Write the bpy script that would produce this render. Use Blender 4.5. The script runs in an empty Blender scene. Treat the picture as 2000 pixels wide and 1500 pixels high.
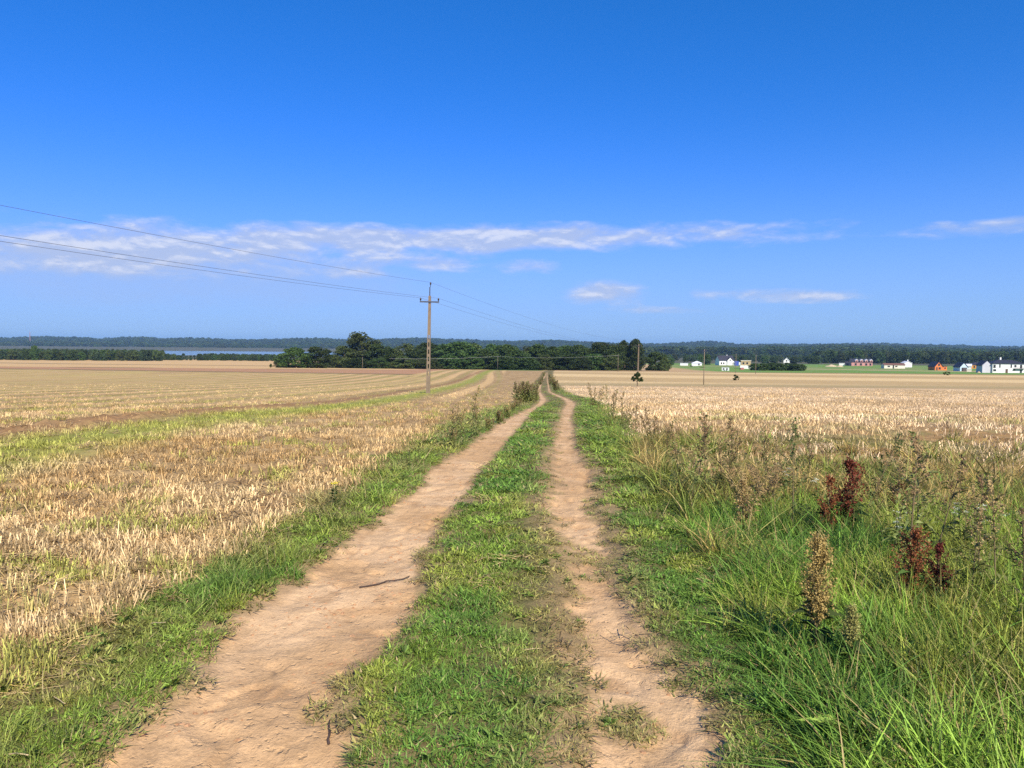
import bpy, math
import numpy as np
from mathutils import Matrix, Vector

R = math.radians
rng = np.random.default_rng(7)
scene = bpy.context.scene
COL = scene.collection

# ------------------------------------------------------------------ camera
PITCH, ROLL, FPX = 3.0, 0.45, 1480.0
CAMZ = 1.6
cam_d = bpy.data.cameras.new('camera')
cam_d.sensor_width = 36.0
cam_d.lens = 36.0 * FPX / 2000.0
cam_d.clip_start = 0.05
cam_d.clip_end = 40000
cam = bpy.data.objects.new('camera', cam_d)
COL.objects.link(cam)
CROT = Matrix.Rotation(R(90 - PITCH), 3, 'X') @ Matrix.Rotation(R(ROLL), 3, 'Z')
cam.matrix_world = Matrix.Translation((0, 0, CAMZ)) @ CROT.to_4x4()
scene.camera = cam
CR = np.array(CROT)

# ------------------------------------------------------------------ sun, sky
SUN_EL, SUN_AZ = 40.0, 22.0         # azimuth: degrees to the right of straight behind the camera
sd = Vector((math.sin(R(SUN_AZ)) * math.cos(R(SUN_EL)), -math.cos(R(SUN_AZ)) * math.cos(R(SUN_EL)), math.sin(R(SUN_EL))))
sun_d = bpy.data.lights.new('sun', 'SUN')
sun_d.energy = 5.0
sun_d.angle = R(0.53)
sun_d.color = (1.0, 0.92, 0.79)
sun = bpy.data.objects.new('sun', sun_d)
COL.objects.link(sun)
sun.rotation_euler = sd.to_track_quat('Z', 'Y').to_euler()
sun.location = (20, -30, 40)

world = bpy.data.worlds.new('World')
scene.world = world
world.use_nodes = True
scene.view_settings.view_transform = 'Standard'
scene.view_settings.look = 'None'
scene.view_settings.exposure = 0.35
scene.view_settings.gamma = 1.0
scene.cycles.max_bounces = 5
scene.cycles.diffuse_bounces = 2
scene.cycles.glossy_bounces = 2
scene.cycles.transmission_bounces = 3
scene.cycles.volume_bounces = 0
scene.cycles.transparent_max_bounces = 8
scene.cycles.use_denoising = False
scene.cycles.caustics_reflective = False
scene.cycles.caustics_refractive = False


class NT:
    """small node-tree helper"""
    def __init__(self, tree):
        self.t = tree
        tree.nodes.clear()

    def n(self, typ, **kw):
        nd = self.t.nodes.new(typ)
        for k, v in kw.items():
            setattr(nd, k, v)
        return nd

    def put(self, sock, v):
        if isinstance(v, bpy.types.NodeSocket):
            self.t.links.new(v, sock)
        elif v is not None:
            if hasattr(sock.default_value, '__len__') and not hasattr(v, '__len__'):
                sock.default_value = [v] * len(sock.default_value)
            elif hasattr(sock.default_value, '__len__') and len(sock.default_value) == 4 and len(v) == 3:
                sock.default_value = tuple(v) + (1.0,)
            else:
                sock.default_value = v

    def m(self, op, a, b=None, c=None, clamp=False):
        nd = self.n('ShaderNodeMath', operation=op, use_clamp=clamp)
        for i, v in enumerate((a, b, c)):
            if v is not None:
                self.put(nd.inputs[i], v)
        return nd.outputs[0]

    def vm(self, op, a, b=None):
        nd = self.n('ShaderNodeVectorMath', operation=op)
        self.put(nd.inputs[0], a)
        if b is not None:
            self.put(nd.inputs[1], b)
        return nd.outputs[0]

    def mix(self, f, a, b, blend='MIX'):
        nd = self.n('ShaderNodeMix', data_type='RGBA', blend_type=blend)
        self.put(nd.inputs[0], f)
        self.put(nd.inputs[6], a)
        self.put(nd.inputs[7], b)
        return nd.outputs[2]

    def noise(self, vec, scale, detail=4, rough=0.55, dist=0.0):
        nd = self.n('ShaderNodeTexNoise')
        if vec is not None:
            self.put(nd.inputs['Vector'], vec)
        nd.inputs['Scale'].default_value = scale
        nd.inputs['Detail'].default_value = detail
        nd.inputs['Roughness'].default_value = rough
        nd.inputs['Distortion'].default_value = dist
        return nd.outputs[0]

    def remap(self, v, a, b, c=0.0, d=1.0, smooth=False):
        nd = self.n('ShaderNodeMapRange')
        if smooth:
            nd.interpolation_type = 'SMOOTHSTEP'
        for i, q in enumerate((v, a, b, c, d)):
            self.put(nd.inputs[i], q)
        return nd.outputs[0]

    def attr(self, name, kind='GEOMETRY'):
        return self.n('ShaderNodeAttribute', attribute_name=name, attribute_type=kind)


def build_world():
    w = NT(world.node_tree)
    out = w.n('ShaderNodeOutputWorld')
    bg = w.n('ShaderNodeBackground')
    bg.inputs[1].default_value = 0.10
    w.t.links.new(bg.outputs[0], out.inputs[0])
    sky = w.n('ShaderNodeTexSky', sky_type='NISHITA')
    sky.sun_disc = False
    sky.sun_elevation = R(SUN_EL)
    sky.sun_rotation = R(180 - SUN_AZ)
    sky.altitude = 100
    sky.air_density = 1.0
    sky.dust_density = 0.15
    sky.ozone_density = 2.2
    hs = w.n('ShaderNodeHueSaturation')
    hs.inputs['Saturation'].default_value = 1.32
    hs.inputs['Value'].default_value = 1.0
    w.put(hs.inputs['Color'], sky.outputs[0])
    tint = w.mix(1.0, hs.outputs[0], (0.30, 0.78, 1.38), 'MULTIPLY')
    sc_ = w.n('ShaderNodeSeparateColor'); w.put(sc_.inputs[0], tint)
    cb_ = w.n('ShaderNodeCombineColor')
    w.put(cb_.inputs[0], sc_.outputs[0]); w.put(cb_.inputs[1], w.m('MULTIPLY', w.m('POWER', sc_.outputs[1], .70), 1.16)); w.put(cb_.inputs[2], w.m('MULTIPLY', sc_.outputs[2], .96))
    tint = cb_.outputs[0]
    # clouds: placed by direction (azimuth and elevation in degrees)
    tc = w.n('ShaderNodeTexCoord')
    d = tc.outputs['Generated']
    sp = w.n('ShaderNodeSeparateXYZ')
    w.put(sp.inputs[0], d)
    az = w.m('MULTIPLY', w.m('ARCTAN2', sp.outputs[0], sp.outputs[1]), 57.2958)
    el = w.m('MULTIPLY', w.m('ARCSINE', sp.outputs[2]), 57.2958)

    def bump(a, e, sa, se, amp):
        p = w.m('POWER', w.m('ABSOLUTE', w.m('DIVIDE', w.m('SUBTRACT', az, a), sa)), 2.6)
        q = w.m('POWER', w.m('ABSOLUTE', w.m('DIVIDE', w.m('SUBTRACT', el, e), se)), 2.2)
        return w.m('MULTIPLY', w.m('EXPONENT', w.m('MULTIPLY', w.m('ADD', p, q), -1.0)), amp)

    B = [(9.0, 8.05, 14.0, .95, .70), (-6.0, 7.7, 10.5, .85, .70), (-21.0, 6.9, 15.0, 1.4, .62),
         (-29.0, 5.3, 12.0, 1.2, .60), (34.0, 7.55, 6.5, .6, .55), (1.3, 5.85, 2.2, .65, .74),
         (-5.5, 5.9, 2.8, .6, .72), (6.9, 3.85, 2.8, .95, .95), (16.0, 3.75, 2.6, .55, .74),
         (21.5, 3.55, 3.6, .5, .64), (11.5, 2.6, 4.0, .3, .34), (38.0, 3.9, 4.0, .6, .45),
         (-12.0, 5.2, 3.0, .5, .36), (75.0, 7.0, 18.0, 1.2, .55), (-72.0, 6.5, 20.0, 1.3, .55)]
    tot = None
    for b in B:
        v = bump(*b)
        tot = v if tot is None else w.m('ADD', tot, v)
    mp = w.n('ShaderNodeMapping')
    w.put(mp.inputs['Vector'], d)
    mp.inputs['Scale'].default_value = (11, 11, 34)
    n1 = w.noise(mp.outputs[0], 1.2, 9, 0.60, 0.2)
    mp2 = w.n('ShaderNodeMapping')
    w.put(mp2.inputs['Vector'], w.vm('ADD', d, (0, 0, 0.006)))
    mp2.inputs['Scale'].default_value = (11, 11, 34)
    n2 = w.noise(mp2.outputs[0], 1.2, 9, 0.60, 0.2)
    dens = w.m('MULTIPLY', w.m('ADD', tot, w.m('MULTIPLY', w.m('SUBTRACT', n1, 0.5), 1.9)), w.remap(tot, .04, .22, 0, 1, True))
    mask = w.remap(dens, 0.13, 0.90, 0.0, 0.86, True)
    # lit upper edges: density falls off upwards
    relief = w.remap(w.m('SUBTRACT', n1, n2), -0.05, 0.13, 0.0, 1.0, True)
    core = w.remap(dens, 0.35, 0.95, 0.0, 1.0, True)
    lit = w.m('MULTIPLY', relief, w.m('ADD', .35, w.m('MULTIPLY', core, .65)))
    ccol = w.mix(lit, (3.7, 4.45, 6.5), (5.9, 6.2, 7.3))
    # thin general haze veil of cloud low on the left
    veil = w.m('MULTIPLY', w.remap(w.m('ADD', bump(-26, 4.6, 24, 2.6, 1.0), w.m('MULTIPLY', w.m('SUBTRACT', n1, .5), .9)), .2, 1.1, 0, 1, True), 0.6)
    # milky air low in the sky, all round the horizon
    q_ = w.m('DIVIDE', w.m('MAXIMUM', el, 0.0), 8.5)
    milk = w.m('MULTIPLY', w.m('EXPONENT', w.m('MULTIPLY', w.m('MULTIPLY', q_, q_), -1.0)), .72)
    tint = w.mix(milk, tint, (2.65, 4.25, 6.9))
    c1 = w.mix(veil, tint, (3.0, 4.1, 6.7))
    c2 = w.mix(mask, c1, ccol)
    w.put(bg.inputs[0], c2)


build_world()

# ------------------------------------------------------------------ helpers
def tag(o, label=None, cat=None, group=None, kind=None):
    if label: o['label'] = label
    if cat: o['category'] = cat
    if group: o['group'] = group
    if kind: o['kind'] = kind
    return o


def link(o, parent=None):
    COL.objects.link(o)
    if parent is not None:
        o.parent = parent
    return o


def empty(name, loc, rz=0.0, label=None, cat=None, group=None):
    o = bpy.data.objects.new(name, None)
    o.empty_display_size = 0.2
    o.location = loc
    o.rotation_euler = (0, 0, rz)
    link(o)
    return tag(o, label, cat, group)


def copy_tree(o, parent=None):
    c = o.copy()
    link(c, parent)
    for ch in o.children:
        copy_tree(ch, c)
    return c


class MB:
    def __init__(self):
        self.v, self.f = [], []

    def add(self, vs, fs):
        k = len(self.v)
        self.v += [tuple(p) for p in vs]
        self.f += [tuple(i + k for i in q) for q in fs]
        return self

    def box(self, x0, x1, y0, y1, z0, z1):
        return self.add([(x0, y0, z0), (x1, y0, z0), (x1, y1, z0), (x0, y1, z0), (x0, y0, z1), (x1, y0, z1), (x1, y1, z1), (x0, y1, z1)],
                        [(0, 3, 2, 1), (4, 5, 6, 7), (0, 1, 5, 4), (1, 2, 6, 5), (2, 3, 7, 6), (3, 0, 4, 7)])

    def prism(self, poly, y0, y1):
        """poly: (x,z) outline counter-clockwise seen from -y"""
        n = len(poly)
        vs = [(x, y0, z) for x, z in poly] + [(x, y1, z) for x, z in poly]
        fs = [tuple(range(n)), tuple(range(2 * n - 1, n - 1, -1))]
        fs += [(i, i + n, (i + 1) % n + n, (i + 1) % n) for i in range(n)]
        return self.add(vs, fs)

    def prismx(self, poly, x0, x1):
        """poly: (y,z) outline"""
        n = len(poly)
        vs = [(x0, y, z) for y, z in poly] + [(x1, y, z) for y, z in poly]
        fs = [tuple(range(n - 1, -1, -1)), tuple(range(n, 2 * n))]
        fs += [(i, (i + 1) % n, (i + 1) % n + n, i + n) for i in range(n)]
        return self.add(vs, fs)

    def tube(self, pts, rad, seg=6, cap=True):
        pts = [np.array(p, float) for p in pts]
        rad = [rad] * len(pts) if not hasattr(rad, '__len__') else rad
        vs, fs = [], []
        for i, p in enumerate(pts):
            t = pts[min(i + 1, len(pts) - 1)] - pts[max(i - 1, 0)]
            t = t / (np.linalg.norm(t) + 1e-9)
            a = np.cross(t, (0, 0, 1) if abs(t[2]) < .9 else (1, 0, 0))
            a /= np.linalg.norm(a)
            b = np.cross(t, a)
            for k in range(seg):
                an = 2 * math.pi * k / seg
                vs.append(p + rad[i] * (math.cos(an) * a + math.sin(an) * b))
        for i in range(len(pts) - 1):
            for k in range(seg):
                fs.append((i * seg + k, i * seg + (k + 1) % seg, (i + 1) * seg + (k + 1) % seg, (i + 1) * seg + k))
        if cap:
            fs.append(tuple(range(seg - 1, -1, -1)))
            fs.append(tuple((len(pts) - 1) * seg + k for k in range(seg)))
        return self.add(vs, fs)

    def mesh(self, name, mat, smooth=False):
        me = bpy.data.meshes.new(name)
        me.from_pydata(self.v, [], self.f)
        me.update()
        if mat: me.materials.append(mat)
        if smooth:
            me.polygons.foreach_set('use_smooth', [True] * len(me.polygons))
        return me

    def build(self, name, mat, parent=None, smooth=False):
        return link(bpy.data.objects.new(name, self.mesh(name, mat, smooth)), parent)


def fast_mesh(name, V, F, mat=None, smooth=False):
    """V (n,3) and F (m,k) arrays of one polygon size"""
    V = np.asarray(V, np.float32); F = np.asarray(F, np.int32)
    me = bpy.data.meshes.new(name)
    me.vertices.add(len(V)); me.vertices.foreach_set('co', V.ravel())
    k = F.shape[1]
    me.loops.add(F.size); me.loops.foreach_set('vertex_index', F.ravel())
    me.polygons.add(len(F))
    me.polygons.foreach_set('loop_start', np.arange(0, F.size, k, dtype=np.int32))
    if smooth:
        me.polygons.foreach_set('use_smooth', np.ones(len(F), bool))
    me.update(calc_edges=True)
    if mat: me.materials.append(mat)
    return me


def vattr(me, name, typ, data):
    a = me.attributes.new(name, typ, 'POINT')
    key = {'FLOAT': 'value', 'INT': 'value', 'FLOAT_VECTOR': 'vector', 'FLOAT_COLOR': 'color'}[typ]
    a.data.foreach_set(key, np.ascontiguousarray(data).ravel())


# value noise
def vnoise(x, y, seed=0):
    xi = np.floor(x).astype(np.int64); yi = np.floor(y).astype(np.int64)
    fx = x - xi; fy = y - yi
    fx = fx * fx * (3 - 2 * fx); fy = fy * fy * (3 - 2 * fy)

    def h(a, b):
        n = (a * 374761393 + b * 668265263 + seed * 1442695041) & 0xffffffff
        n = ((n ^ (n >> 13)) * 1274126177) & 0xffffffff
        n = (n ^ (n >> 16)) & 0xffff
        return n / 65535.0
    return (h(xi, yi) * (1 - fx) + h(xi + 1, yi) * fx) * (1 - fy) + (h(xi, yi + 1) * (1 - fx) + h(xi + 1, yi + 1) * fx) * fy


def fbm(x, y, octv=4, seed=0):
    s, a, t = 0.0, 1.0, 0.0
    for i in range(octv):
        s = s + a * vnoise(x * 2 ** i + 17.3 * i, y * 2 ** i - 9.1 * i, seed + i)
        t += a; a *= 0.55
    return s / t          # 0..1, mean .5


def sstep(a, b, x):
    t = np.clip((x - a) / (b - a), 0, 1)
    return t * t * (3 - 2 * t)


# ------------------------------------------------------------------ terrain
KY = np.array([-60, -10, 0, 5, 10, 18, 28, 40, 65, 111, 150, 205, 240, 300, 355, 450, 600, 970, 1400, 1750, 2300, 3000, 12000], float)
KZ = np.array([.5, .05, 0, -.02, -.08, -.36, -.9, -1.6, -2.65, -4.45, -5.6, -6.55, -7.15, -8.7, -10.3, -12.4, -14.5, -18.4, -22, -23.5, -23, -20, -16], float)


def pchip_table():
    h = np.diff(KY); dl = np.diff(KZ) / h
    m = np.zeros(len(KY)); m[0] = dl[0]; m[-1] = dl[-1]
    for i in range(1, len(KY) - 1):
        if dl[i - 1] * dl[i] > 0:
            w1 = 2 * h[i] + h[i - 1]; w2 = h[i] + 2 * h[i - 1]
            m[i] = (w1 + w2) / (w1 / dl[i - 1] + w2 / dl[i])
    return h, m


KH, KM = pchip_table()
LAKE_Z = -25.0


def zbase(x, y):
    yy = np.clip(y, KY[0], KY[-1])
    i = np.clip(np.searchsorted(KY, yy, side='right') - 1, 0, len(KH) - 1)
    t = (yy - KY[i]) / KH[i]
    z = ((1 + 2 * t) * (1 - t) ** 2 * KZ[i] + t * (1 - t) ** 2 * KH[i] * KM[i] + t * t * (3 - 2 * t) * KZ[i + 1] + t * t * (t - 1) * KH[i] * KM[i + 1])
    # lake basin, left of centre
    lb = sstep(1250, 1650, y) * sstep(-.52, -.47, x / np.maximum(y, 1.0)) * (1 - sstep(2500, 2900, y)) * (1 - sstep(-0.22, -0.05, x / np.maximum(y, 1.0)))
    z = z - 7.5 * lb
    # broad undulation far off
    z = z + sstep(60, 300, np.hypot(x, y)) * (fbm(x / 160.0, y / 160.0, 2, 5) - .5) * 1.2
    return z


def rays(px, py):
    u = (np.asarray(px, float) - 1000) / FPX; v = -(np.asarray(py, float) - 750) / FPX
    return np.stack([u, v, -np.ones_like(u)], -1) @ CR.T


def hit(px, py):
    """where the view ray through a photo pixel meets the terrain"""
    d = rays(px, py).reshape(-1, 3)
    d = d / d[:, 1:2]
    ts = np.concatenate([np.linspace(.5, 30, 1500), np.geomspace(30, 6000, 3000)])
    out = []
    for k in d:
        h = CAMZ + k[2] * ts - zbase(k[0] * ts, ts)
        j = np.argmax(h < 0)
        if j == 0:
            out.append((k[0] * 3000, 3000)); continue
        a = h[j - 1] / (h[j - 1] - h[j]); t = ts[j - 1] + a * (ts[j] - ts[j - 1])
        out.append((k[0] * t, t))
    return np.array(out)


def at(px, t):
    """a point on the ground on the photo column px at distance t"""
    d = rays(px, 720.0)
    x = d[0] / d[1] * t
    return np.array([x, t, float(zbase(np.array([x]), np.array([t]))[0])])


# wheel ruts traced as edges on the ground
def edge(pts):
    w = hit([p[0] for p in pts], [p[1] for p in pts])
    w = w[np.argsort(w[:, 1])]
    return w[:, 1], w[:, 0]


LL = edge([(175, 1495), (287, 1390), (372, 1341), (395, 1313), (413, 1268), (465, 1215), (518, 1177), (574, 1138), (630, 1100), (700, 1032), (739, 1016), (775, 978), (820, 956), (835, 940), (826, 930), (868, 896), (910, 878), (928, 860), (970, 830), (1015, 806), (1052, 787), (1056, 780), (1051, 772), (1049, 765), (1052, 756), (1057, 746), (1060, 740), (1063, 736), (1065.5, 730)])
LR = edge([(684, 1500), (690, 1432), (672, 1380), (664, 1336), (708, 1280), (744, 1255), (792, 1208), (828, 1156), (816, 1124), (820, 1091), (844, 1058), (862, 1019), (883, 989), (922, 950), (928, 926), (964, 893), (985, 866), (1018, 830), (1039, 803), (1066, 784), (1066, 779), (1059, 772), (1055, 765), (1056.5, 756), (1059.5, 746), (1062, 740), (1065, 736), (1066.7, 730)])
RL = edge([(1156, 1500), (1150, 1440), (1150, 1400), (1140, 1352), (1150, 1320), (1114, 1285), (1110, 1260), (1130, 1236), (1124, 1204), (1108, 1176), (1128, 1132), (1120, 1106), (1110, 1079), (1100, 1058), (1094, 1028), (1075, 998), (1072, 962), (1081, 926), (1079, 896), (1084, 866), (1093, 830), (1099, 800), (1107, 789), (1104, 782), (1092, 775.5), (1080, 771), (1071, 765), (1070.2, 758), (1069.2, 750), (1068, 744), (1068, 738), (1067.6, 730)])
RR = edge([(1405, 1500), (1396, 1440), (1384, 1400), (1366, 1348), (1330, 1322), (1290, 1294), (1250, 1262), (1246, 1240), (1222, 1192), (1208, 1162), (1196, 1112), (1192, 1095), (1196, 1076), (1200, 1058), (1180, 1016), (1162, 980), (1152, 940), (1160, 923), (1135, 896), (1123, 860), (1118, 815), (1121, 798), (1124, 789), (1117, 783), (1104, 777), (1090, 772), (1076, 766), (1073, 758), (1072, 750), (1070, 744), (1069.6, 738), (1069, 730)])


def ext(E):
    y, x = E
    y = np.concatenate([[y[0] - 30], y, [400]]); x = np.concatenate([[x[0] - 3 * 0], x, [x[-1] + 0.06 * (400 - y[-2])]])
    return y, x


LL, LR, RL, RR = ext(LL), ext(LR), ext(RL), ext(RR)


def ruts(x, y):
    """(signed depth inside left rut, inside right rut) in metres, without noise"""
    a = np.minimum(x - np.interp(y, *LL), np.interp(y, *LR) - x)
    b = np.minimum(x - np.interp(y, *RL), np.interp(y, *RR) - x)
    return a, b


TONGUE = hit([610, 720, 1210], [1372, 1345, 1390])       # grass tongue into the left rut, island in the right rut


def zones(x, y):
    """everything the ground knows about a place: dirt 0..1, grass zones and fields"""
    a, b = ruts(x, y)
    near = 1 - sstep(18, 40, y)
    n = (fbm(x * 5, y * 5, 4, 3) - .5) * (0.05 + .30 * near) + (fbm(x * 1.3, y * .9, 2, 9) - .5) * .16 * near
    fade = 1 - sstep(190, 260, y)
    dl = sstep(-.05, .05, a + n * .75) * fade
    dr = sstep(-.05, .06, b + n * 1.15 + (fbm(x * 9, y * 4, 3, 21) - .5) * .28 * near * sstep(6, 8, y)) * fade
    t1 = sstep(.24, .10, np.abs(y - (TONGUE[0, 1] + .1 * (x - TONGUE[0, 0]))) * 2.6 + np.abs(n) * .5) * sstep(TONGUE[0, 0] - .12, TONGUE[0, 0] + .05, x) * (x < TONGUE[1, 0] + .5)
    isl = sstep(.22, .10, np.hypot((x - TONGUE[2, 0]) * 1.1, (y - TONGUE[2, 1]) * .9) + n * .8)
    dirt = np.maximum(dl * (1 - t1), dr * (1 - isl * .8))
    xll, xlr, xrl, xrr = (np.interp(y, *e) for e in (LL, LR, RL, RR))
    w = .85 + .35 * sstep(11, 20, y) + (fbm(x * .8 + 40, y * .5, 3, 33) - .5) * .7
    lf = sstep(-.25, .25, (xll - w) - x)                                   # left field
    wr = 1.15 + .4 * sstep(20, 45, y) + (fbm(x * .8, y * .5, 3, 35) - .5) * .9
    rf = sstep(-.3, .3, x - (xrr + wr)) * sstep(8.3, 10.0, y + (fbm(x * .5, y * .5, 3, 77) - .5) * 2.5 - .12 * np.maximum(x - 3, 0))
    tall = sstep(0, .4, x - (1.02 + .13 * (y - 2.9)) - (fbm(x * 2, y * 2, 2, 50) - .5) * .3) * (1 - sstep(6.4, 7.6, y + (fbm(x, y, 2, 51) - .5) * 1.5)) * (x < 9)
    centre = (x > (xll + xlr) / 2) & (x < (xrl + xrr) / 2)
    return dict(dirt=dirt, a=a, b=b, lf=lf, rf=rf, tall=tall, centre=centre, xll=xll, xlr=xlr, xrl=xrl, xrr=xrr)


def zdetail(x, y, z_):
    """ruts sunk, crown raised, clods"""
    near = 1 - sstep(25, 60, y)
    d = np.clip(np.maximum(z_['a'], z_['b']), -.4, .25)
    h = -.055 * sstep(-.18, .12, d) * near
    h = h + z_['dirt'] * near * ((fbm(x * 7, y * 7, 4, 60) - .5) * .026 + (fbm(x * 2.2, y * 2.2, 2, 61) - .5) * .05)
    pit = sstep(.60, .74, vnoise(x * 9 + 3 * vnoise(x * 3, y * 3, 7), y * 7, 66)) * sstep(.42, .6, fbm(x * 1.7, y * 1.7, 2, 67))
    h = h - z_['dirt'] * near * pit * .016
    h = h + (1 - z_['dirt']) * near * (fbm(x * 4, y * 4, 3, 62) - .5) * .05
    f = np.maximum(z_['lf'], z_['rf'])
    h = h + f * near * (fbm(x * 5, y * 5, 4, 63) - .45) * .09
    brown = sstep(.8, .2, np.abs(x + 10.2 + (fbm(y * .13, x * .3, 3, 8) - .5) * 1.3) - .3) * z_['lf']
    h = h + brown * near * np.maximum(fbm(x * 4.6, y * 4.6, 3, 64) - .45, 0) * .42
    return h


def zground(x, y):
    x = np.atleast_1d(np.asarray(x, float)); y = np.atleast_1d(np.asarray(y, float))
    return zbase(x, y) + zdetail(x, y, zones(x, y))


# ------------------------------------------------------------------ materials
def principled(w, color, rough=.85, spec=.2, bump=None, normal=None):
    out = w.n('ShaderNodeOutputMaterial')
    p = w.n('ShaderNodeBsdfPrincipled')
    w.put(p.inputs['Base Color'], color)
    w.put(p.inputs['Roughness'], rough)
    p.inputs['Specular IOR Level'].default_value = spec
    if bump is not None:
        bn = w.n('ShaderNodeBump')
        bn.inputs['Strength'].default_value = bump[1]
        bn.inputs['Distance'].default_value = bump[2]
        w.put(bn.inputs['Height'], bump[0])
        w.put(p.inputs['Normal'], bn.outputs[0])
    w.t.links.new(p.outputs[0], out.inputs[0])
    return p, out


def mat_new(name):
    m = bpy.data.materials.new(name)
    m.use_nodes = True
    return m, NT(m.node_tree)


def mat_plain(name, col, rough=.8, var=.18, scale=2.0, spec=.25, bump=0.0, metal=0.0):
    m, w = mat_new(name)
    tc = w.n('ShaderNodeTexCoord').outputs['Object']
    n = w.noise(tc, scale, 5, .6)
    f = w.remap(n, .25, .75, 1 - var, 1 + var)
    c = w.mix(1.0, col, w.n('ShaderNodeCombineColor').outputs[0], 'MULTIPLY')
    cc = c.node.inputs[7].links[0].from_node
    for i in range(3):
        w.put(cc.inputs[i], f)
    p, _ = principled(w, c, rough, spec, (n, bump, .02) if bump else None)
    p.inputs['Metallic'].default_value = metal
    return m


def mat_ground():
    m, w = mat_new('ground_soil')
    pos = w.n('ShaderNodeNewGeometry').outputs['Position']
    base = w.attr('base').outputs['Color']
    dirt = w.attr('dirt').outputs['Fac']
    n1 = w.noise(pos, 60.0, 5, .65)
    n5 = w.noise(pos, 24.0, 3, .5)
    n2 = w.noise(pos, 9.0, 5, .6)
    n3 = w.noise(pos, 1.1, 4, .55)
    st = w.n('ShaderNodeMapping')
    w.put(st.inputs['Vector'], pos)
    st.inputs['Scale'].default_value = (3.0, .35, 1.0)
    n4 = w.noise(st.outputs[0], 1.0, 4, .6)
    nd = w.m('SUBTRACT', 1.0, dirt)
    k = w.m('MULTIPLY', w.remap(n2, .25, .75, .82, 1.17), w.remap(n3, .25, .75, .9, 1.1))
    k = w.m('MULTIPLY', k, w.remap(n1, .25, .75, .8, 1.18))
    k = w.m('MULTIPLY', k, w.m('ADD', 1.0, w.m('MULTIPLY', nd, w.remap(n4, .25, .75, -.16, .16))))
    cc = w.n('ShaderNodeCombineColor')
    for i in range(3):
        w.put(cc.inputs[i], k)
    c = w.mix(1.0, base, cc.outputs[0], 'MULTIPLY')
    # pebbles and dry crumbs on the wheel tracks
    vo = w.n('ShaderNodeTexVoronoi')
    w.put(vo.inputs['Vector'], pos)
    vo.inputs['Scale'].default_value = 26.0
    peb = w.m('MULTIPLY', w.remap(vo.outputs['Distance'], .16, .06, 0, 1), dirt)
    rnd = w.m('GREATER_THAN', vo.outputs['Color'], .72)
    peb = w.m('MULTIPLY', peb, rnd)
    c = w.mix(w.m('MULTIPLY', peb, .5), c, (.58, .40, .24))
    hgt = w.m('ADD', w.m('MULTIPLY', n1, .35), w.m('MULTIPLY', n2, .8))
    hgt = w.m('ADD', hgt, w.m('MULTIPLY', w.remap(n5, .28, .40, 0, 1, True), w.remap(n3, .38, .60, .15, .7)))
    hgt = w.m('ADD', hgt, w.m('MULTIPLY', peb, .35))
    principled(w, c, .95, .12, (hgt, .55, .045))
    return m


def mat_blade(name, straw=.06, transl=.3, strawcol=(.52, .40, .19), rough=.55):
    m, w = mat_new(name)
    tint = w.attr('tint', 'INSTANCER').outputs['Color']
    vary = w.attr('vary').outputs['Vector']
    sp = w.n('ShaderNodeSeparateXYZ')
    w.put(sp.inputs[0], vary)
    k = w.remap(sp.outputs[0], 0, 1, .40, 1.65)
    cc = w.n('ShaderNodeCombineColor')
    for i in range(3):
        w.put(cc.inputs[i], k)
    c = w.mix(1.0, tint, cc.outputs[0], 'MULTIPLY')
    c = w.mix(w.m('GREATER_THAN', sp.outputs[1], 1 - straw), c, strawcol)
    out = w.n('ShaderNodeOutputMaterial')
    p = w.n('ShaderNodeBsdfPrincipled')
    w.put(p.inputs['Base Color'], c)
    p.inputs['Roughness'].default_value = rough
    p.inputs['Specular IOR Level'].default_value = .25
    t = w.n('ShaderNodeBsdfTranslucent')
    w.put(t.inputs[0], c)
    mx = w.n('ShaderNodeMixShader')
    mx.inputs[0].default_value = transl
    w.t.links.new(p.outputs[0], mx.inputs[1]); w.t.links.new(t.outputs[0], mx.inputs[2])
    w.t.links.new(mx.outputs[0], out.inputs[0])
    return m


def mat_leaf(name, a, b, transl=.2, scale=.35, rough=.6):
    """foliage between two colours: noise through the crown, a random shift for each plant"""
    m, w = mat_new(name)
    tc = w.n('ShaderNodeTexCoord').outputs['Object']
    n = w.noise(tc, scale, 4, .6)
    f = w.remap(n, .3, .7, 0, 1)
    c = w.mix(f, a, b)
    r = w.n('ShaderNodeObjectInfo').outputs['Random']
    hs = w.n('ShaderNodeHueSaturation')
    w.put(hs.inputs['Hue'], w.remap(r, 0, 1, .485, .515))
    w.put(hs.inputs['Value'], w.remap(r, 0, 1, .62, 1.5))
    w.put(hs.inputs['Color'], c)
    out = w.n('ShaderNodeOutputMaterial')
    p = w.n('ShaderNodeBsdfPrincipled')
    w.put(p.inputs['Base Color'], hs.outputs[0])
    p.inputs['Roughness'].default_value = rough
    p.inputs['Specular IOR Level'].default_value = .2
    t = w.n('ShaderNodeBsdfTranslucent')
    w.put(t.inputs[0], hs.outputs[0])
    mx = w.n('ShaderNodeMixShader')
    mx.inputs[0].default_value = transl
    w.t.links.new(p.outputs[0], mx.inputs[1]); w.t.links.new(t.outputs[0], mx.inputs[2])
    w.t.links.new(mx.outputs[0], out.inputs[0])
    return m


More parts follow.
